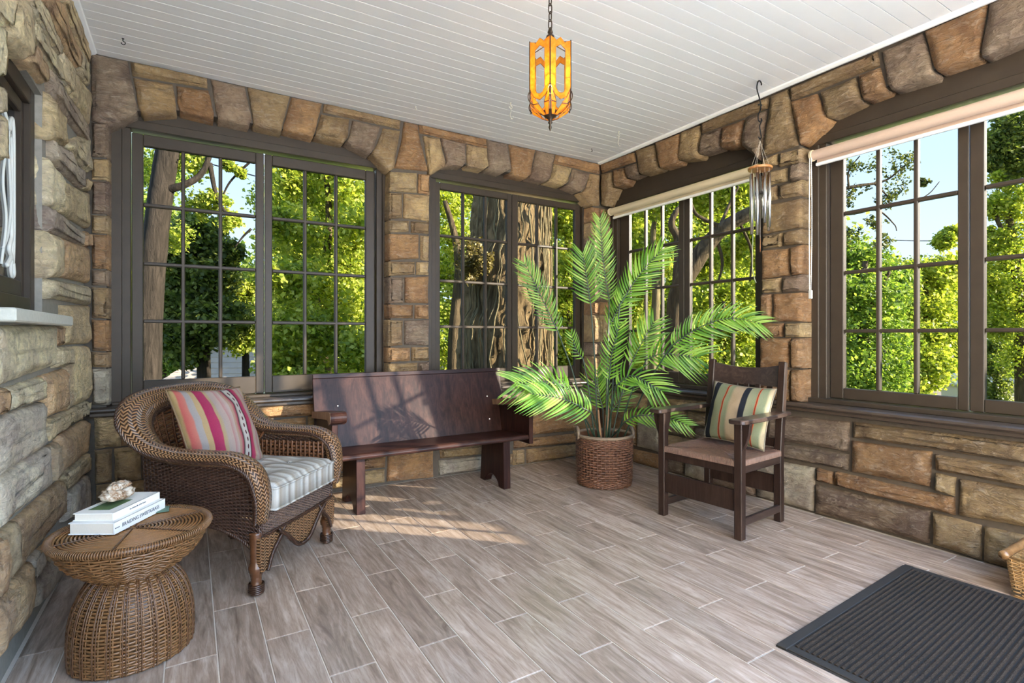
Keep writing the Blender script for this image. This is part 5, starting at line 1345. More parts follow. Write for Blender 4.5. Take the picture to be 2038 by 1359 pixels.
MB().box(-0.08, 0.02, -0.058, 0.05, -0.0003, 0.0001).build('cover_band', m_green, b2)
m_rock = NT('weathered_oyster_rock'); v_ = m_rock.co('Object'); n_ = m_rock.noise(v_, 26, 6, 0.7, 1.5); n2 = m_rock.noise(v_, 70, 4, 0.7)
c_ = m_rock.ramp(n_, [(0.30, (0.05, 0.03, 0.02)), (0.42, (0.28, 0.15, 0.07)), (0.52, (0.55, 0.46, 0.35)), (0.7, (0.75, 0.70, 0.60))])
m_rock = m_rock.pbr(c_, 0.75, m_rock.bump(n2, 0.6, 0.006))
def rock_blob(sx, sy, sz, seed, cup=0.0):
    def f(u, v):
        th, ph = 2 * PI * u, PI * v
        d = Vector((math.sin(ph) * math.cos(th), math.sin(ph) * math.sin(th), math.cos(ph)))
        r = 1 + 0.30 * noise.noise(d * 1.7 + Vector((seed, 0, 0))) + 0.16 * noise.noise(d * 4.5 + Vector((seed, 3, 0))) + 0.07 * noise.noise(d * 11)
        z = d.z * sz * r
        if cup and d.z > 0: z -= cup * math.exp(-(d.x ** 2 + d.y ** 2) / 0.25)
        return (d.x * sx * r, d.y * sy * r, z)
    return MB().grid(f, 36, 20, True)
rk = thing('oyster_rock', 'rough cream and brown oyster rock resting on the two books', 'rock', (TX - 0.055, TY + 0.12, ZT + 0.067), ang)
mb = rock_blob(0.060, 0.042, 0.026, 2.0, 0.016); zmin = min(p[2] for p in mb.v); mb.v = [(x, y, z - zmin) for x, y, z in mb.v]
mb.build('lower_shell', m_rock, rk, smooth=True)
mb = rock_blob(0.046, 0.026, 0.017, 7.0); mb.v = [(x + 0.012, y + 0.006, z + 0.054) for x, y, z in mb.v]
mb.build('upper_shell', m_rock, rk, smooth=True)
cs = thing('coaster', 'flat sea-green coaster lying behind the books on the wicker table', 'coaster', (TX + 0.058, TY + 0.165, ZT))
MB().box(-0.045, 0.045, -0.035, 0.035, 0, 0.004).build('coaster_body', m_simple('sea_green_felt', (0.10, 0.17, 0.12), 0.8), cs, bevel=0.001)
# ------------------------------------------------------------------ old wooden pew bench
M['pew'] = m_wood('dark_varnished_oak', (0.012, 0.005, 0.004), (0.030, 0.012, 0.009), (0.058, 0.024, 0.017), 0.36, (9, 9, 1.2), 0.0, 0.12, spec=0.16)
M['pew_x'] = m_wood('dark_varnished_oak_long_grain', (0.012, 0.005, 0.004), (0.030, 0.012, 0.009), (0.058, 0.024, 0.017), 0.33, (1.2, 9, 9), 0.0, 0.12, spec=0.22)
M['pew_light'] = m_wood('worn_oak_end_grain', (0.16, 0.075, 0.04), (0.30, 0.16, 0.09), (0.42, 0.25, 0.16), 0.4, (3, 3, 3), 0.1, 0.15)
M['bolt'] = m_simple('bright_bolt', (0.75, 0.72, 0.68), 0.25, metallic=0.8)
bn = thing('wooden_bench', 'long dark varnished wooden pew bench against the back wall', 'bench', (-1.92, -0.40, 0))
def bl(x, y, z): return (x + 1.92, y + 0.40, z)
def bbox(name, x0, x1, y0, y1, z0, z1, mat='pew_x', bev=0.004):
    return MB().box(x0 + 1.92, x1 + 1.92, y0 + 0.40, y1 + 0.40, z0, z1).build(name, M[mat], bn, bevel=bev)
# seat slab, slightly dished towards the back
MB().prism([(-0.645, 0.366), (-0.63, 0.360), (-0.19, 0.335), (-0.19, 0.368), (-0.62, 0.398), (-0.640, 0.394), (-0.648, 0.380)], lambda u, v, d: bl(d, u, v), -2.60, -1.215).build('seat', M['pew_x'], bn, bevel=0.003)
# leaning back board and its cap rail
def back(name, t0, t1, th0, th1, x0=-2.645, x1=-1.195, bev=0.003, mat='pew'):
    a = Vector((0, -0.235, 0.362)); b = Vector((0, -0.120, 0.852)); d = (b - a); n = Vector((0, -d.z, d.y)).normalized()
    p = [a + d * t0 + n * th0, a + d * t1 + n * th0, a + d * t1 + n * th1, a + d * t0 + n * th1]
    return MB().prism([(q.y, q.z) for q in p], lambda u, v, dd: bl(dd, u, v), x0, x1).build(name, M[mat], bn, bevel=bev)
back('backrest', 0.0, 0.955, 0.0, 0.022)
back('top_rail', 0.94, 1.0, -0.012, 0.034, mat='pew_x')
for x, t in ((-2.49, 0.56), (-1.335, 0.555), (-1.335, 0.20)):
    a = Vector((x, -0.235, 0.362)) + Vector((0, 0.115, 0.49)) * t
    MB().ball(bl(a.x, a.y - 0.024, a.z + 0.005), 0.0075, 10, 6, (1, .5, 1)).build('bolt_head', M['bolt'], bn, smooth=True)
# end boards with scrolled arm tops
for s, (x0, x1, ax0, ax1) in enumerate(((-2.632, -2.597, -2.650, -2.556), (-1.237, -1.202, -1.292, -1.196))):
    MB().prism([(-0.655, 0.330), (-0.655, 0.606), (-0.40, 0.592), (-0.17, 0.566), (-0.20, 0.330)], lambda u, v, d: bl(d, u, v), x0, x1).build('end_board', M['pew'], bn, bevel=0.003)
    sc = [(-0.16, 0.568), (-0.16, 0.612)] + [(-0.655, 0.668), (-0.676, 0.669)]
    for i in range(10):
        t = i / 9 * PI * 1.12
        sc.append((-0.680 - 0.034 * math.sin(t), 0.634 + 0.035 * math.cos(t)))
    sc += [(-0.664, 0.590), (-0.648, 0.598), (-0.640, 0.610), (-0.620, 0.618)]
    o = MB().prism(sc, lambda u, v, d: bl(d, u, v), ax0, ax1).build('arm_rest', M['pew'], bn, bevel=0.002)
    MB().prism([(u * 0.999, v) for u, v in sc], lambda u, v, d: bl(d, u + (-0.0), v), ax0 - 0.0015, ax0).build('arm_end_grain', M['pew_light'], o)
# trestle legs with a notched foot
for x0, x1 in ((-2.462, -2.405), (-1.398, -1.340)):
    pr = [(-0.565, 0.0), (-0.555, 0.352), (-0.225, 0.336), (-0.195, 0.0), (-0.255, 0.0)]
    for i in range(9):
        t = PI * i / 8
        pr.append((-0.38 + 0.105 * math.cos(t) + (0.0), 0.004 + 0.062 * math.sin(t) + 0.014 * math.sin(t) ** 6))
    pr += [(-0.505, 0.0)]
    MB().prism(pr, lambda u, v, d: bl(d, u, v), x0, x1).build('leg', M['pew'], bn, bevel=0.003)
# ------------------------------------------------------------------ straight mission armchair
M['oak'] = m_wood('dark_fumed_oak', (0.014, 0.008, 0.006), (0.028, 0.015, 0.011), (0.050, 0.029, 0.021), 0.34, (12, 12, 1.6), 0.0, 0.12, spec=0.25)
M['oak_h'] = m_wood('dark_fumed_oak_arm', (0.018, 0.011, 0.009), (0.034, 0.021, 0.016), (0.064, 0.042, 0.034), 0.30, (10, 1.4, 10), 0.0, 0.12, spec=0.4)
M['rush'] = m_simple('twisted_brown_rush', (0.15, 0.080, 0.052), 0.36, 45, 0.7, 0.15)
CX0, CY0, CR = -0.561, -1.774, math.radians(95.57)
ch = thing('wooden_armchair', 'dark straight wooden armchair with woven rush seat, beside the right stone wall', 'armchair', (CX0, CY0, 0), CR)
for sx in (1, -1):
    MB().box(sx * 0.2535 - 0.023, sx * 0.2535 + 0.023, 0.2095, 0.2555, 0, 0.64).build('front_leg', M['oak'], ch, bevel=0.004)
    pr = [(-0.255, 0), (-0.210, 0), (-0.208, 0.42), (-0.268, 0.962), (-0.300, 0.955), (-0.252, 0.42)]
    MB().prism(pr, lambda u, v, d, sx=sx: (sx * 0.237 + d, u, v), -0.022, 0.022).build('back_post', M['oak'], ch, bevel=0.004)
    # arm board, wider and rounded at the front
    ol = [(0.222, -0.275), (0.222, 0.29), (0.232, 0.305), (0.302, 0.305), (0.315, 0.285), (0.318, 0.12), (0.308, -0.10), (0.290, -0.275)]
    MB().prism([(sx * x, y) for x, y in ol], lambda u, v, d: (u, v, d), 0.640, 0.664).build('arm_rest', M['oak_h'], ch, bevel=0.004)
    cb = [(0.0, 0.640), (0.042, 0.640), (0.036, 0.585), (0.018, 0.530), (0.0, 0.49)]
    MB().prism(cb, lambda u, v, d, sx=sx: (sx * (0.2765 + u), d, v), 0.219, 0.246).build('corbel', M['oak'], ch, bevel=0.002)
    MB().prism(cb, lambda u, v, d, sx=sx: (sx * 0.2535 + d, 0.2095 - u * 0.9, v), -0.012, 0.012).build('corbel', M['oak'], ch, bevel=0.002)
    MB().box(sx * 0.245 - 0.011, sx * 0.245 + 0.011, -0.21, 0.21, 0.355, 0.418).build('side_rail', M['oak_h'], ch, bevel=0.003)
    MB().box(sx * 0.245 - 0.010, sx * 0.245 + 0.010, -0.212, 0.21, 0.062, 0.105).build('side_stretcher', M['oak_h'], ch, bevel=0.003)
MB().box(-0.231, 0.231, 0.222, 0.246, 0.355, 0.418).build('front_rail', M['oak'], ch, bevel=0.003)
MB().box(-0.216, 0.216, -0.242, -0.220, 0.355, 0.418).build('back_rail', M['oak'], ch, bevel=0.003)
MB().box(-0.231, 0.231, 0.224, 0.244, 0.150, 0.268).build('front_stretcher', M['oak'], ch, bevel=0.003)
MB().box(-0.216, 0.216, -0.240, -0.222, 0.165, 0.275).build('back_stretcher', M['oak'], ch, bevel=0.003)
# rails of the leaning back
def bk(v): return -0.230 - 0.06 * (v - 0.42) / 0.54
mb = MB(); n = 14
for i in range(n):
    a, b = -0.216 + 0.432 * i / n, -0.216 + 0.432 * (i + 1) / n
    def tp(x): return 0.938 - 0.024 * (1 - (x / 0.216) ** 2)
    def yy(x): return -0.028 * (1 - (x / 0.216) ** 2)
    vs = []
    for x in (a, b):
        for z in (0.805, tp(x)):
            for th in (-0.011, 0.011): vs.append((x, bk(z) + yy(x) + th - 0.004, z))
    mb.add(vs, [(0, 1, 3, 2), (4, 6, 7, 5), (0, 4, 5, 1), (2, 3, 7, 6), (0, 2, 6, 4), (1, 5, 7, 3)])
me = mb.mesh('top_rail', fix=False); bm = bmesh.new(); bm.from_mesh(me); bmesh.ops.remove_doubles(bm, verts=bm.verts, dist=1e-4)
dup = [f for f in bm.faces if all(len(e.link_faces) > 2 for e in f.edges)]
bmesh.ops.delete(bm, geom=[f for f in bm.faces if abs(f.normal.x) > 0.9 and abs(abs(f.calc_center_median().x) - 0.216) > 0.01], context='FACES'); bmesh.ops.recalc_face_normals(bm, faces=bm.faces); bm.to_mesh(me); bm.free()
link_mesh('top_rail', me, M['oak_h'], ch)
MB().bar((-0.216, bk(0.47), 0.47), (0.216, bk(0.47), 0.47), 0.020, 0.05).build('lower_back_rail', M['oak'], ch, bevel=0.002)
for i in range(5):
    x = -0.15 + 0.075 * i
    MB().bar((x, bk(0.49) - 0.012, 0.49), (x, bk(0.812) - 0.018, 0.812), 0.034, 0.010, up=(0, 1, 0)).build('back_slat', M['oak'], ch, bevel=0.002)
# rush seat: cords laid in nested rectangles that meet along the diagonals
q = QM()
for k in range(23):
    t = k / 22.0; hx, hy = 0.232 * (1 - t) + 0.012, 0.236 * (1 - t) + 0.006
    z = 0.428 - 0.010 * t
    c = [(-hx, -hy), (hx, -hy), (hx, hy), (-hx, hy)]; pts = []
    for a, b in zip(c, c[1:] + c[:1]):
        for s in range(10): pts.append((a[0] + (b[0] - a[0]) * s / 10, a[1] + (b[1] - a[1]) * s / 10, z + 0.0016 * math.sin(s * 2.1 + k)))
    q.strand(np.array(pts), np.tile([0, 0, 1.0], (len(pts), 1)), 0.0049, 0.0062, 6, True)
o = q.build('rush_seat', M['rush'], ch)
q = QM()   # cords wrapped over the front and side rails
for i in range(58):
    x = -0.228 + 0.456 * i / 57
    q.strand(np.array([(x, 0.225, 0.430), (x, 0.247, 0.432), (x, 0.252, 0.425), (x, 0.252, 0.400)]), np.tile([0, 0.7, 0.7], (4, 1)), 0.0036, 0.003, 5)
for sx in (1, -1):
    for i in range(52):
        y = -0.205 + 0.41 * i / 51
        q.strand(np.array([(sx * 0.236, y, 0.430), (sx * 0.258, y, 0.431), (sx * 0.262, y, 0.424), (sx * 0.262, y, 0.400)]), np.tile([sx * 0.7, 0, 0.7], (4, 1)), 0.0036, 0.003, 5)
q.build('rush_edge', M['rush'], o)
MB().box(-0.236, 0.236, -0.225, 0.235, 0.395, 0.414).build('seat_deck', M['rush'], ch)

gr_, tn_, bk_, og_ = (0.20, 0.22, 0.13), (0.36, 0.27, 0.17), (0.018, 0.020, 0.026), (0.48, 0.085, 0.03)
st = [(0.0, tn_), (0.05, (0.40, 0.33, 0.20)), (0.075, gr_), (0.165, (0.23, 0.25, 0.15)), (0.172, og_), (0.183, (0.05, 0.01, 0.01)), (0.190, og_), (0.198, gr_), (0.315, (0.26, 0.25, 0.16)), (0.325, bk_), (0.405, bk_), (0.415, (0.34, 0.25, 0.16)), (0.56, tn_),
      (0.60, gr_), (0.665, (0.24, 0.25, 0.15)), (0.672, og_), (0.683, (0.06, 0.015, 0.01)), (0.694, og_), (0.702, gr_), (0.835, (0.22, 0.23, 0.14)), (0.845, bk_), (0.93, bk_), (0.94, (0.38, 0.34, 0.27)), (1.0, (0.30, 0.24, 0.17))]
a = NT('striped_wool_cloth')
t_ = a.n('ShaderNodeTexCoord'); s_ = a.n('ShaderNodeSeparateXYZ'); a.link(t_.outputs['Generated'], s_.inputs[0])
nz = a.noise(t_.outputs['Object'], 10, 3, 0.5)
fx = a.math('ADD', a.math('MULTIPLY_ADD', s_.outputs[0], -1.0, 1.0), a.math('MULTIPLY', a.math('SUBTRACT', nz, 0.5), 0.015))
c_ = a.mix(a.math('GREATER_THAN', fx, 0.5), a.ramp(fx, st[:13]), a.ramp(fx, st[12:]))
n2 = a.noise(a.co('Object', (3, 1, 1)), 110, 3, 0.7)
c_ = a.mix(a.math('MULTIPLY', n2, 0.6), c_, a.mix(1.0, c_, g(0.5), 'MULTIPLY'))
m_wool = a.pbr(c_, 0.95, a.bump(n2, 0.5, 0.004), spec=0.1)
R4 = Matrix.Rotation(CR, 3, 'Z')
pillow('striped_pillow', 'green, tan and black striped wool pillow on the wooden armchair', (0.41, 0.375), 0.12,
       Vector((CX0, CY0, 0)) + R4 @ Vector((-0.032, -0.128, 0.632)), math.degrees(CR) + 180, 17, -3, m_wool, m_simple('brown_wool_back', (0.2, 0.17, 0.12), 0.95), 9)
# ------------------------------------------------------------------ palm in a woven basket
M['basket'] = m_simple('dark_red_brown_seagrass', (0.125, 0.055, 0.030), 0.40, 26, 0.75, 0.15)
M['basket_rim'] = m_simple('grey_brown_seagrass', (0.20, 0.14, 0.09), 0.5, 40, 0.4, 0.15)
BX, BY = -0.655, -0.805
bk0 = thing('plant_basket', 'round dark brown woven basket holding the palm in the corner', 'basket', (BX, BY, 0))
pr_ = smooth_path([(0.196, 0.006), (0.203, 0.06), (0.207, 0.18), (0.208, 0.30), (0.207, 0.365)], 20)
q = QM(); weave(q, prof_surface(pr_), 46, 27, 0.0066, 0.0052, 0.0055, rs=0.004, closed=True, sub=3, sides=5)
q.build('basket_wall', M['basket'], bk0)
pi_ = [(r - 0.012, z) for r, z in pr_]
MB().lathe([(0.0005, 0.010)] + [(r, z) for r, z in pi_], 40, cap=False).build('basket_lining', M['basket'], bk0, smooth=True)
MB().lathe([(0.0005, 0.0), (0.19, 0.0), (0.197, 0.012), (0.0005, 0.012)], 40, cap=False).build('basket_bottom', M['basket'], bk0)
braid([(0.207 * math.cos(t), 0.207 * math.sin(t), 0.370) for t in np.linspace(0, 2 * PI, 40)], 0.013, 300, 50, bk0, 'rim', M['basket_rim'], 0.6)
for a0 in (math.radians(152), math.radians(-28)):
    c0, s0 = math.cos(a0), math.sin(a0); pts = []
    for t in np.linspace(0, PI, 9):
        off = 0.062 * math.cos(t); z = 0.352 + 0.068 * math.sin(t)
        pts.append((c0 * 0.207 - s0 * off, s0 * 0.207 + c0 * off, z))
    braid(pts, 0.013, 90, 12, bk0, 'handle', M['basket_rim'], 0.6)
M['fiber'] = m_simple('dark_planting_fibre', (0.05, 0.035, 0.02), 0.95, 50, 0.5, 0.6)

M['palm_stem'] = m_simple('dark_green_palm_stem', (0.018, 0.040, 0.022), 0.35, 20, 0.4)
M['palm_trunk'] = m_simple('tan_palm_sheath', (0.30, 0.16, 0.08), 0.7, 30, 0.4, 0.3)
M['palm_leaf'] = m_leaf('glossy_palm_leaflet', [(0.0, (0.05, 0.15, 0.015)), (0.5, (0.16, 0.32, 0.035)), (1.0, (0.34, 0.49, 0.10))], 0.35, 0.26, 1.3)
FRONDS = [
 ([(-0.479, -0.665, 1.396), (-0.534, -0.661, 1.684), (-0.577, -0.665, 2.045)], 0.081), ([(-0.691, -0.689, 1.359), (-0.722, -0.682, 1.552), (-0.756, -0.673, 1.758)], 0.104),
 ([(-1.039, -0.735, 1.149), (-1.164, -0.689, 1.418), (-1.277, -0.649, 1.649)], 0.077), ([(-0.513, -0.821, 1.353), (-0.378, -0.891, 1.586), (-0.217, -0.977, 1.79)], 0.106),
 ([(-0.449, -0.626, 1.19), (-0.379, -0.638, 1.313), (-0.325, -0.642, 1.437)], 0.095), ([(-0.786, -1.006, 0.799), (-0.784, -1.036, 0.999), (-0.755, -1.083, 1.2)], 0.073),
 ([(-0.442, -0.864, 0.897), (-0.353, -0.888, 1.054), (-0.246, -0.924, 1.23)], 0.104), ([(-0.52, -1.109, 0.95), (-0.445, -1.213, 0.99), (-0.276, -1.374, 0.966)], 0.128),
 ([(-0.445, -1.271, 1.045), (-0.344, -1.411, 1.168), (-0.211, -1.569, 1.238), (-0.085, -1.724, 1.2)], 0.092), ([(-0.744, -1.031, 0.76), (-0.678, -1.13, 0.836), (-0.535, -1.275, 0.732)], 0.096),
 ([(-1.09, -0.938, 0.744), (-1.242, -0.933, 0.803), (-1.494, -0.868, 0.805)], 0.112), ([(-0.986, -1.06, 0.59), (-1.197, -1.019, 0.691), (-1.43, -0.966, 0.739)], 0.112),
 ([(-0.762, -1.137, 0.516), (-0.724, -1.219, 0.568), (-0.611, -1.346, 0.571), (-0.499, -1.472, 0.519)], 0.060), ([(-0.59, -0.715, 0.543), (-0.605, -0.677, 0.699), (-0.596, -0.653, 0.849)], 0.100),
 ([(-0.817, -0.753, 0.943), (-0.858, -0.728, 1.008), (-0.897, -0.704, 1.14)], 0.044), ([(-0.57, -0.786, 0.525), (-0.496, -0.802, 0.621), (-0.438, -0.807, 0.702)], 0.076)]
palm = thing('palm', 'tall green palm with long feathery fronds standing in the woven basket', 'plant', (BX, BY, 0.012))
O3 = np.array([BX, BY, 0.012])
MB().lathe([(0.0005, 0.0), (0.17, 0.0), (0.185, 0.26), (0.10, 0.285), (0.0005, 0.295)], 28, (0, 0, 0.002), cap=False).build('root_ball', M['fiber'], palm, smooth=True)
face = np.array([-0.62, -0.74, 0.26]); face /= np.linalg.norm(face)
for fi, (pts, wd) in enumerate(FRONDS):
    P0 = np.array(pts[0]); hd = np.array([P0[0] - BX, P0[1] - BY])
    ang_ = math.atan2(hd[1], hd[0]); rb = 0.018 + 0.012 * (fi % 3)
    st_ = np.array([BX + rb * math.cos(ang_), BY + rb * math.sin(ang_), 0.20])
    up = np.array([st_[0] + hd[0] * 0.22, st_[1] + hd[1] * 0.22, 0.36 if P0[2] > 0.6 else 0.34])
    mid = st_ + (P0 - st_) * 0.62 + np.array([0, 0, 0.03])
    stem = smooth_path([st_ - O3, up - O3, mid - O3, P0 - O3], 26)
    rach = smooth_path([np.array(p) - O3 for p in pts], 40)
    full_ = np.vstack([stem[:-1], rach])
    rad = np.linspace(0.0068, 0.0016, len(full_))
    fr = MB().tube(full_, list(rad), 7).build('frond', M['palm_stem'], palm, smooth=True)
    L = np.r_[0, np.cumsum(np.linalg.norm(np.diff(rach, axis=0), axis=1))]
    n = int(L[-1] / 0.0235); q = QM(); fn_ = face + np.array([random.uniform(-.25, .25) for _ in range(3)])
    for k in range(n):
        s = (k + 0.5) / n * L[-1]; i = min(np.searchsorted(L, s), len(L) - 1); i = max(i, 1)
        f = (s - L[i - 1]) / (L[i] - L[i - 1] + 1e-9); p = rach[i - 1] * (1 - f) + rach[i] * f
        t = rach[i] - rach[i - 1]; t /= np.linalg.norm(t)
        side = np.cross(t, fn_); side /= np.linalg.norm(side)
        nn = np.cross(side, t)
        x = s / L[-1]
        ln = wd * (0.42 + 1.05 * math.sin(PI * (0.12 + 0.72 * x)) ** 0.8) * 1.18
        if x > 0.9: ln *= 1 - 2.2 * (x - 0.9)
        for sg in (1, -1):
            a = math.radians(64 - 30 * x + random.uniform(-5, 5))
            d = side * sg * math.sin(a) + t * math.cos(a)
            lf = ln * random.uniform(0.92, 1.08)
            m_ = 6; w = 0.0050 * (0.85 + 0.5 * wd / 0.1)
            c = []
            for j in range(m_):
                y = j / (m_ - 1)
                c.append(p + d * lf * y + t * lf * 0.30 * y * y + nn * (0.05 * lf * math.sin(PI * y)) + np.array([0, 0, -0.16 * lf * y * y]))
            c = np.array(c); ys = np.linspace(0, 1, m_)
            wv = w * np.array([0.45, 1.0, 1.05, 0.9, 0.55, 0.06])
            b = np.cross(nn, d); b /= np.linalg.norm(b)
            fold = nn * 0.45
            V = np.concatenate([c - b * wv[:, None] + fold * wv[:, None], c, c + b * wv[:, None] + fold * wv[:, None]])
            F = []
            for j in range(m_ - 1): F += [(j, j + 1, m_ + j + 1, m_ + j), (m_ + j, m_ + j + 1, 2 * m_ + j + 1, 2 * m_ + j)]
            q.add(V, F)
    o = q.build('leaflets', M['palm_leaf'], fr); o['kind'] = 'stuff'
for k in range(3):
    a = 2.1 * k + 0.5
    MB().tube(smooth_path([(0.02 * math.cos(a), 0.02 * math.sin(a), 0.22), (0.03 * math.cos(a), 0.03 * math.sin(a), 0.36), (0.045 * math.cos(a), 0.045 * math.sin(a), 0.50 + 0.04 * k)], 10), [0.017 - 0.0012 * i for i in range(10)], 8).build('sheath', M['palm_trunk'], palm, smooth=True)
# ------------------------------------------------------------------ pendant lantern
M['bronze'] = m_simple('aged_bronze', (0.055, 0.036, 0.022), 0.42, 60, 0.4, 0.1, metallic=0.7)
M['iron'] = m_simple('black_iron', (0.012, 0.011, 0.010), 0.45, 40, 0.3, 0.0, metallic=0.5)
a = NT('amber_art_glass')
v_ = a.co('Object'); n_ = a.noise(v_, 40, 4, 0.6, 1.0)
col = a.ramp(n_, [(0.3, (0.78, 0.36, 0.05)), (0.6, (0.90, 0.52, 0.12)), (0.8, (0.95, 0.66, 0.24))])
t1 = a.n('ShaderNodeBsdfTranslucent'); a.link(col, t1.inputs[0])
d1 = a.n('ShaderNodeBsdfPrincipled'); a.link(col, d1.inputs['Base Color']); d1.inputs['Roughness'].default_value = 0.15
tr = a.n('ShaderNodeBsdfTransparent'); a.link(col, tr.inputs[0])
m1 = a.n('ShaderNodeMixShader'); m1.inputs[0].default_value = 0.18; a.link(t1.outputs[0], m1.inputs[1]); a.link(d1.outputs[0], m1.inputs[2])
m2 = a.n('ShaderNodeMixShader'); m2.inputs[0].default_value = 0.25; a.link(m1.outputs[0], m2.inputs[1]); a.link(tr.outputs[0], m2.inputs[2])
a.link(m2.outputs[0], a.out.inputs['Surface']); M['amber'] = a.m
LX, LY = -2.010, -2.005
lp = thing('pendant_lantern', 'amber leaded glass pendant lantern hanging on a chain from the ceiling', 'lamp', (LX, LY, 2.766))
def L0(x, y, z): return (x, y, z - 2.766)
MB().lathe([(0.0005, 0.0), (0.062, 0.0), (0.060, -0.012), (0.03, -0.028), (0.010, -0.034), (0.0005, -0.036)], 28, cap=False).build('ceiling_rose', M['bronze'], lp, smooth=True)
z = 2.733; k = 0
while z > 2.435:
    pts = []
    for i in range(16):
        t = 2 * PI * i / 16
        s, c = 0.0085 * math.sin(t), (0.0135 if True else 0) * math.cos(t) + 0.008 * (1 if math.cos(t) > 0 else -1)
        pts.append(L0(s if k % 2 else 0, 0 if k % 2 else s, z - 0.021 + c))
    MB().tube(pts, 0.0026, 6, closed=True).build('chain_link', M['bronze'], lp, smooth=True)
    z -= 0.0345; k += 1
MB().lathe([(0.0005, 2.452 - 2.766), (0.008, 2.45 - 2.766), (0.012, 2.435 - 2.766), (0.008, 2.428 - 2.766), (0.017, 2.420 - 2.766), (0.020, 2.408 - 2.766), (0.016, 2.398 - 2.766), (0.026, 2.390 - 2.766), (0.028, 2.380 - 2.766), (0.0005, 2.376 - 2.766)], 20, cap=False).build('top_cap', M['bronze'], lp, smooth=True)
a0 = math.atan2(-1.88, -1.336); RH = 0.1005
def vx(k, r=RH): return Vector((r * math.cos(a0 + k * PI / 3), r * math.sin(a0 + k * PI / 3), 0))
def quad(name, pts, mat=None, th=0.0022, par=lp):
    p = [Vector(q) for q in pts]; n = (p[1] - p[0]).cross(p[2] - p[0]).normalized() * th / 2
    vs = [q + n for q in p] + [q - n for q in p]; m = len(p)
    o = MB().add(vs, [tuple(range(m)), tuple(range(2 * m - 1, m - 1, -1))] + [(i, m + i, m + (i + 1) % m, (i + 1) % m) for i in range(m)]).build(name, mat or M['amber'], par)
    for i in range(m): came.tube([p[i], p[(i + 1) % m]], 0.0011, 5)
    return o
for k in range(6):
    A_, B_ = vx(k), vx(k + 1); came = MB()
    def F_(s, z, r=1.0): q = A_ * (1 - s) + B_ * s; return (q.x * r, q.y * r, z - 2.766)
    zs_ = [2.368, 2.315, 2.265, 2.215, 2.170]
    for sd in (0, 1):
        m_ = (lambda s: s) if sd == 0 else (lambda s: 1 - s)
        for i in range(4):
            zt, zb_ = zs_[i], zs_[i + 1]; dt = 0.010
            quad('amber_pane', [F_(m_(0.015), zt), F_(m_(0.27), zt - dt), F_(m_(0.27), zb_ - dt), F_(m_(0.015), zb_)])
        quad('amber_pane', [F_(m_(0.015), 2.170), F_(m_(0.27), 2.160), F_(m_(0.36), 2.143), F_(m_(0.5), 2.138), F_(m_(0.5), 2.112), F_(m_(0.22), 2.128)])
        quad('amber_pane', [F_(m_(0.03), 2.160), F_(m_(0.20), 2.126), F_(m_(0.34), 2.105, 0.86), F_(m_(0.06), 2.105, 0.90)])
        quad('amber_pane', [F_(m_(0.06), 2.102, 0.90), F_(m_(0.34), 2.102, 0.86), F_(m_(0.5), 2.068, 0.42), F_(m_(0.18), 2.068, 0.42)])
    quad('amber_pane', [F_(0.27, 2.352), F_(0.5, 2.372), F_(0.73, 2.352), F_(0.73, 2.325), F_(0.5, 2.342), F_(0.27, 2.325)])
    came.build('lead_came', M['bronze'], lp)
    q = A_; MB().tube([(q.x, q.y, 2.372 - 2.766), (q.x, q.y, 2.165 - 2.766), (q.x * 0.98, q.y * 0.98, 2.105 - 2.766)], 0.0028, 6).build('corner_rib', M['bronze'], lp)
    pts = [(q.x * r, q.y * r, z_ - 2.766) for r, z_ in ((1.03, 2.155), (1.08, 2.135), (1.02, 2.118), (0.8, 2.105), (0.5, 2.095), (0.3, 2.080))]
    MB().tube(smooth_path(pts, 16), 0.0024, 6).build('scroll_arm', M['bronze'], lp, smooth=True)
    MB().tube([(q.x, q.y, 2.366 - 2.766), (q.x * 0.22, q.y * 0.22, 2.386 - 2.766)], 0.0022, 6).build('top_arm', M['bronze'], lp)
MB().lathe([(0.0005, 2.094 - 2.766), (0.034, 2.092 - 2.766), (0.036, 2.084 - 2.766), (0.024, 2.070 - 2.766), (0.010, 2.060 - 2.766), (0.007, 2.050 - 2.766), (0.010, 2.044 - 2.766), (0.004, 2.036 - 2.766), (0.0075, 2.024 - 2.766), (0.004, 2.014 - 2.766), (0.0005, 2.006 - 2.766)], 20, cap=False).build('finial', M['bronze'], lp, smooth=True)
MB().lathe([(0.0005, 2.095 - 2.766), (0.011, 2.097 - 2.766), (0.011, 2.165 - 2.766), (0.0005, 2.167 - 2.766)], 14, cap=False).build('lamp_holder', m_simple('ivory_sleeve', (0.7, 0.62, 0.45), 0.5), lp, smooth=True)
a = NT('glowing_bulb'); em = a.n('ShaderNodeEmission'); em.inputs[0].default_value = (1.0, 0.72, 0.36, 1); em.inputs[1].default_value = 9.0; a.link(em.outputs[0], a.out.inputs['Surface'])
MB().lathe([(0.0005, 0.255 - 0.766 + 0.0), (0.012, 0.250 - 0.766), (0.021, 0.232 - 0.766), (0.022, 0.215 - 0.766), (0.014, 0.190 - 0.766), (0.010, 0.168 - 0.766), (0.0005, 0.166 - 0.766)], 18, cap=False).build('bulb', a.m, lp, smooth=True)
pl = bpy.data.lights.new('bulb_light', 'POINT'); pl.energy = 7.0; pl.color = (1.0, 0.70, 0.38); pl.shadow_soft_size = 0.024
po = bpy.data.objects.new('bulb_light', pl); COL.objects.link(po); po.parent = lp; po.location = (0, 0, 2.225 - 2.766)

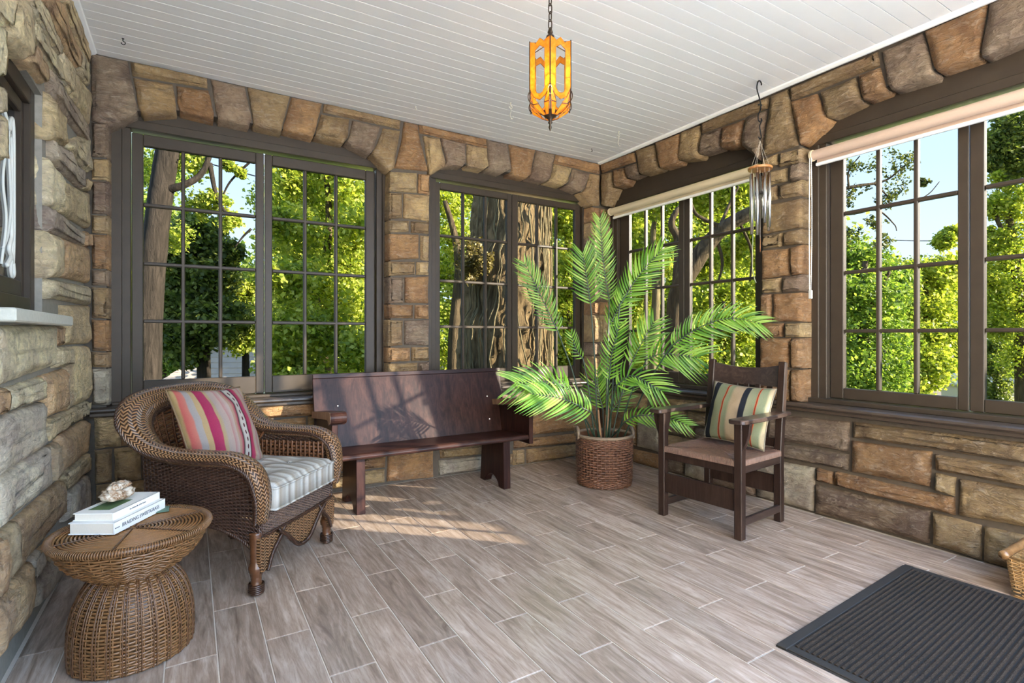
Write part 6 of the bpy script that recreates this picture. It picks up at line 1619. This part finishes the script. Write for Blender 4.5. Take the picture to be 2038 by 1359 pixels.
# ------------------------------------------------------------------ wind chime on its iron hooks
M['steel'] = m_simple('brushed_aluminium', (0.72, 0.71, 0.69), 0.22, 60, 0.06, 0.0, metallic=1.0)
M['chime_wood'] = m_wood('orange_brown_chime_wood', (0.22, 0.085, 0.025), (0.38, 0.16, 0.05), (0.5, 0.25, 0.09), 0.35, (6, 6, 6), 0.2)
M['cord'] = m_simple('pale_cord', (0.45, 0.40, 0.32), 0.8)
QX, QY = -0.215, -1.800
hk = thing('iron_hook', 'black iron S-shaped hook on the ceiling carrying the wind chime', 'hook', (QX, QY, 2.766))
MB().tube(smooth_path([(0.018, 0, -0.030), (0.020, 0.004, -0.012), (0.008, 0.008, -0.001), (-0.008, 0.010, -0.018), (-0.014, 0.010, -0.060), (0.002, 0.004, -0.115), (0.010, 0, -0.160), (0.006, 0, -0.195), (-0.014, 0, -0.225), (-0.016, 0, -0.255), (0.0, 0, -0.272), (0.014, 0, -0.262), (0.016, 0, -0.246)], 60), 0.0042, 8).build('upper_hook', M['iron'], hk, smooth=True)
MB().tube(smooth_path([(0.012, 0, -0.246), (0.022, 0, -0.258), (0.012, 0.0, -0.275), (-0.002, 0, -0.300), (0.008, 0, -0.335), (0.014, 0, -0.365), (0.002, 0, -0.382), (-0.012, 0, -0.370)], 40), 0.0040, 8).build('lower_hook', M['iron'], hk, smooth=True)
MB().tube(smooth_path([(-0.014, 0, -0.165), (-0.004, 0, -0.160), (0.012, 0, -0.158), (0.020, 0, -0.166)], 12), 0.005, 6).build('twist', M['iron'], hk, smooth=True)
wc = thing('wind_chime', 'wind chime of silver metal tubes under a round wooden disc, by the stone pier', 'wind chime', (QX + 0.004, QY, 2.384))
def C0(x, y, z): return (x, y, z - 2.384)
MB().lathe([(0.0005, 2.186 - 2.384), (0.071, 2.186 - 2.384), (0.074, 2.190 - 2.384), (0.074, 2.199 - 2.384), (0.071, 2.202 - 2.384), (0.0005, 2.204 - 2.384)], 36, cap=False).build('disc', M['chime_wood'], wc, smooth=False)
MB().tube([C0(0, 0, 2.384 + 0.008), C0(0.004, 0, 2.35)], 0.002, 5).build('ring', M['iron'], wc)
for k in range(6):
    t = PI * k / 3
    MB().tube([C0(0.0, 0, 2.375), C0(0.012 * math.cos(t), 0.012 * math.sin(t), 2.33), C0(0.056 * math.cos(t), 0.056 * math.sin(t), 2.200)], 0.0010, 4).build('cord', M['cord'], wc)
lens = [1.885, 1.868, 1.850, 1.770, 1.760, 1.835, 1.812, 1.795]
for k in range(8):
    t = 2 * PI * k / 8 + 0.3; x, y = 0.056 * math.cos(t), 0.056 * math.sin(t); zt = 2.160 - 0.004 * (k % 3)
    S = 14; R_, r_ = 0.0098, 0.0082
    o = MB().lathe([(r_, lens[k] - 2.384), (R_, lens[k] - 2.384), (R_, zt - 2.384), (r_, zt - 2.384), (r_, lens[k] - 2.384)], S, (x, y, 0), cap=False).build('chime_tube', M['steel'], wc, smooth=True)
    MB().tube([C0(x, y, 2.190), C0(x, y, zt - 0.01)], 0.0009, 4).build('cord', M['cord'], o)
MB().lathe([(0.0005, 2.028 - 2.384), (0.030, 2.028 - 2.384), (0.030, 2.042 - 2.384), (0.0005, 2.042 - 2.384)], 24, cap=False).build('striker', M['iron'], wc)
MB().tube([C0(0, 0, 2.19), C0(0, 0, 1.745)], 0.0011, 4).build('striker_cord', M['cord'], wc)
sl = [(0.014 * math.sin(PI * i / 12) ** 0.6 * (1 if i else 0), 0.045 * math.cos(PI * i / 12)) for i in range(13)]
ol = [(u, v) for u, v in sl] + [(-u, v) for u, v in sl[-2:0:-1]]
MB().prism(ol, lambda u, v, d: (u * 0.8, u * 0.55 + d, 1.702 - 2.384 + v), -0.003, 0.003).build('wind_sail', M['chime_wood'], wc, bevel=0.001)

# ------------------------------------------------------------------ small ceiling hooks
def cup_hook(label, x, y, r, dep, wire, mat):
    h = thing('ceiling_hook', label, 'hook', (x, y, 2.766))
    MB().tube(smooth_path([(0, 0, 0.004), (0, 0, -0.4 * dep), (r * 0.9, 0, -0.55 * dep), (r, 0, -0.8 * dep), (0.2 * r, 0, -dep), (-0.7 * r, 0, -0.86 * dep), (-0.75 * r, 0, -0.72 * dep)], 26), 0.0026, 6).build('hook_wire', mat, h, smooth=True)
    MB().lathe([(0.0005, 0.001), (0.007, 0.001), (0.006, -0.003), (0.0005, -0.004)], 12, cap=False).build('screw_plate', mat, h)
    if wire:
        MB().tube(smooth_path([(0.2 * r, 0, -dep + 0.003), (0.006, 0.004, -dep - 0.02), (-0.004, 0.002, -dep - 0.045), (0.006, 0, -dep - 0.07), (0.018, 0, -dep - 0.065), (0.020, 0, -dep - 0.05)], 22), 0.0022, 6).build('wire', mat, h, smooth=True)
    return h
M['pale_metal'] = m_simple('pale_brass_wire', (0.60, 0.56, 0.44), 0.35, metallic=0.6)
cup_hook('small black cup hook in the ceiling above the left end of the first window', -3.665, -0.258, 0.010, 0.034, False, M['iron'])
cup_hook('pale wire hook dangling from the ceiling left of the lantern', -1.409, -0.675, 0.012, 0.040, True, M['pale_metal'])
cup_hook('pale wire hook dangling from the ceiling right of the lantern, near the corner', -0.391, -0.676, 0.012, 0.045, True, M['pale_metal'])
cup_hook('tiny black hook in the ceiling at the room corner', -0.321, -0.26, 0.006, 0.024, False, M['iron'])
cup_hook('tiny pale hook in the ceiling above the pier between the back windows', -1.963, -0.272, 0.006, 0.022, False, M['pale_metal'])

# ------------------------------------------------------------------ roller shades
M['shade'] = m_simple('cream_shade_cloth', (0.60, 0.50, 0.33), 0.8, 120, 0.06)
M['shade2'] = m_simple('rosy_tan_shade_cloth', (0.52, 0.38, 0.29), 0.8, 120, 0.06)
def roller(label, y0, y1, zc, mat, x=0.052):
    ym = (y0 + y1) / 2; L = abs(y1 - y0); r = thing('roller_shade', label, 'shade', (x, ym, zc))
    n = 40; prof = []
    for i in range(n):
        t = 2 * PI * i / n; prof.append((math.cos(t) * 0.031, math.sin(t) * 0.031))
    MB().prism(prof, lambda u, v, d: (u, d, v), -L / 2 + 0.012, L / 2 - 0.012).build('shade_roll', mat, r)
    MB().box(0.022, 0.026, -L / 2 + 0.02, L / 2 - 0.02, -0.052, 0.002).build('hem_cloth', mat, r)
    MB().box(0.012, 0.034, -L / 2 + 0.015, L / 2 - 0.015, -0.066, -0.046).build('bottom_bar', M['white'], r, bevel=0.004)
    for s in (-1, 1):
        MB().prism([(0.036 * math.cos(2 * PI * i / 18), 0.036 * math.sin(2 * PI * i / 18)) for i in range(18)], lambda u, v, d: (u, d, v), s * (L / 2) - 0.012, s * (L / 2) + 0.006).build('end_bracket', M['shade'], r, bevel=0.003)
    return r
r3 = roller('rolled up cream shade across the top of the window behind the palm', -0.085, -1.60, 2.288, M['shade'])
r4 = roller('rolled up tan shade across the top of the blue sky window at right', -1.985, -3.53, 2.268, M['shade2'])
M['bead'] = m_simple('pale_bead_chain', (0.62, 0.60, 0.55), 0.35)
M['clear'] = m_simple('grey_clear_plastic', (0.55, 0.55, 0.52), 0.2)
def bead_chain(parent, yloc, z0, z1, gap, bow=0.0):
    pts = [(0.0, yloc - gap, z0)]
    pts = smooth_path([(-0.034, yloc, z0), (-0.036, yloc + gap * 0.2 + bow, (z0 + z1) / 2), (-0.036, yloc, z1)], 120)
    pt2 = smooth_path([(-0.034, yloc - gap, z0), (-0.036, yloc - gap * 1.5, (z0 + z1) / 2), (-0.036, yloc - gap * 0.9, z1)], 120)
    mb = MB()
    for p in (pts, pt2): mb.tube(p, [0.0022 + 0.0012 * (i % 2) for i in range(len(p))], 5)
    return mb.build('bead_chain', M['bead'], parent, smooth=True)
bc = bead_chain(r4, 0.768, -0.02, -0.86, 0.010)
MB().box(-0.042, -0.030, 0.750, 0.772, -0.915, -0.86).build('chain_tensioner', M['clear'], bc, bevel=0.003)
MB().tube(smooth_path([(-0.03, -0.752, -0.02), (-0.034, -0.752, -0.40), (-0.034, -0.745, -0.66), (-0.034, -0.760, -0.76), (-0.03, -0.772, -0.80)], 40), 0.0028, 6).build('pull_cord', m_simple('pale_green_cord', (0.45, 0.48, 0.33), 0.6), r3, smooth=True)

# ------------------------------------------------------------------ ribbed doormat
mtd = math.atan2(0.078, 1.211)
mt = thing('doormat', 'charcoal ribbed rubber-edged doormat on the floor', 'mat', (-1.543, -2.746, 0.0005), mtd)
LM, WM = 1.17, 0.86; M['mat'] = m_simple('black_rubber', (0.022, 0.019, 0.016), 0.7, 90, 0.2, 0.2)
MB().prism([(0, 0), (0.012, 0.006), (LM - 0.012, 0.006), (LM, 0)], lambda u, v, d: (u, d, v), -WM, 0.0).build('backing', M['mat'], mt)
a = NT('charcoal_rib_pile'); n_ = a.noise(a.co('Object'), 240, 3, 0.7); n2 = a.noise(a.co('Object'), 500, 2, 0.5)
m_rib = a.pbr(a.mix(a.ramp(n_, [(0.35, g(0)), (0.75, g(1))]), (0.012, 0.009, 0.007), (0.080, 0.060, 0.045)), 0.95, a.bump(n2, 0.6, 0.003), spec=0.1)
nr = 41; rm = MB().prism([(-0.0062, 0), (-0.0052, 0.0045), (0.0, 0.0062), (0.0052, 0.0045), (0.0062, 0)], lambda u, v, d: (d, u, v), 0.045, LM - 0.045).mesh('rib')
rm.materials.append(m_rib)
for k in range(nr):
    o = link_mesh('rib', rm, None, mt); o.location = (0, -0.052 - 0.0187 * k, 0.006)
for nm, b in (('border', (0.0, LM, -0.040, -0.004, 0.004, 0.0095)), ('border', (0.006, 0.040, -WM + 0.01, -0.04, 0.004, 0.0095)), ('border', (LM - 0.040, LM - 0.006, -WM + 0.01, -0.04, 0.004, 0.0095))):
    MB().box(*b).build(nm, M['mat'], mt, bevel=0.002)

# ------------------------------------------------------------------ log basket at the right edge
M['willow'] = m_simple('golden_willow', (0.36, 0.21, 0.085), 0.45, 50, 0.45, 0.1)
M['bamboo'] = m_wood('brown_bamboo', (0.13, 0.06, 0.02), (0.27, 0.14, 0.055), (0.40, 0.23, 0.10), 0.3, (3, 12, 12), 0.3)
wb = thing('willow_basket', 'golden willow basket with a bamboo rod rim at the right wall', 'basket', (-0.198, -3.245, 0))
HX, HY = 0.145, 0.205
def S_box(u, v):
    per = 4.0 * u; k = np.floor(per).astype(int) % 4; f = per - np.floor(per)
    cx = np.array([-HX, HX, HX, -HX]); cy = np.array([-HY, -HY, HY, HY]); nx = np.array([0, 1, 0, -1.0]); ny = np.array([-1, 0, 1.0, 0])
    k2 = (k + 1) % 4; sc = 0.90 + 0.10 * v
    x = (cx[k] * (1 - f) + cx[k2] * f) * sc; y = (cy[k] * (1 - f) + cy[k2] * f) * sc
    return np.stack([x, y, 0.006 + 0.162 * v], 1), np.stack([nx[k], ny[k], 0 * x], 1)
q = QM(); weave(q, S_box, 56, 21, 0.0042, 0.0034, 0.0036, rs=0.003, closed=True, sub=2)
q.build('basket_wall', M['willow'], wb)
MB().box(-HX * .9, HX * .9, -HY * .9, HY * .9, 0.0, 0.012).build('basket_bottom', M['willow'], wb)
for nm, A_, B_ in (('rim_rod', (-0.172, HY + .002, 0.180), (0.150, HY + .002, 0.180)), ('rim_rod', (-0.172, -HY, 0.180), (0.150, -HY, 0.180))):
    mb = MB(); n = 22; pts = [Vector(A_).lerp(Vector(B_), i / (n - 1)) for i in range(n)]
    mb.tube(pts, [0.0175 + (0.002 if i % 7 == 3 else 0) for i in range(n)], 14).build(nm, M['bamboo'], wb, smooth=True)
for sx in (-1, 1): MB().tube([(sx * HX, -HY, 0.170), (sx * HX, HY, 0.170)], 0.006, 8).build('rim_cane', M['willow'], wb, smooth=True)
M['cone'] = m_simple('pine_cone_scales', (0.14, 0.075, 0.035), 0.6, 40, 0.5)
def cone(label, x, y, z, tilt, az):
    c = thing('pine_cone', label, 'pine cone', (x, y, z), 0, 'pine cones in the willow basket'); c.rotation_euler = (tilt, 0, az)
    q_ = MB(); q_.ball((0, 0, 0.04), 0.020, 10, 6, (1, 1, 1.9)); q_.build('core', M['cone'], c, smooth=True)
    sc_m = MB().add([(0, -0.006, 0), (0, 0.006, 0), (0.022, 0.009, 0.006), (0.026, 0, 0.011), (0.022, -0.009, 0.006), (0.012, 0, -0.004)], [(0, 1, 2, 3, 4), (0, 5, 1), (1, 5, 2), (2, 5, 3), (3, 5, 4), (4, 5, 0)]).mesh('scale')
    sc_m.materials.append(M['cone'])
    for i in range(40):
        t = i / 39; o = link_mesh('scale', sc_m, None, c); s = 1.15 * math.sin(PI * (0.18 + 0.74 * t)); o.location = (0, 0, 0.008 + 0.066 * t); o.rotation_euler = (0, -0.35 - 0.6 * t, i * 2.399); o.scale = (s, s, s)
for i, (x, y, z, t, az) in enumerate(((-0.295, -3.10, 0.122, 0.5, 0.4), (-0.20, -3.12, 0.122, 0.3, 2.2), (-0.25, -3.24, 0.122, 0.4, 4.0))):
    cone(('brown pine cone in the willow basket, nearest the rod end that sticks out', 'brown pine cone in the willow basket, on the stone wall side', 'brown pine cone in the middle of the willow basket')[i], x, y, z, t, az)
fill = MB().box(-HX * .93, HX * .93, -HY * .93, HY * .93, 0.012, 0.118).build('dry_filling', M['fiber'], wb)
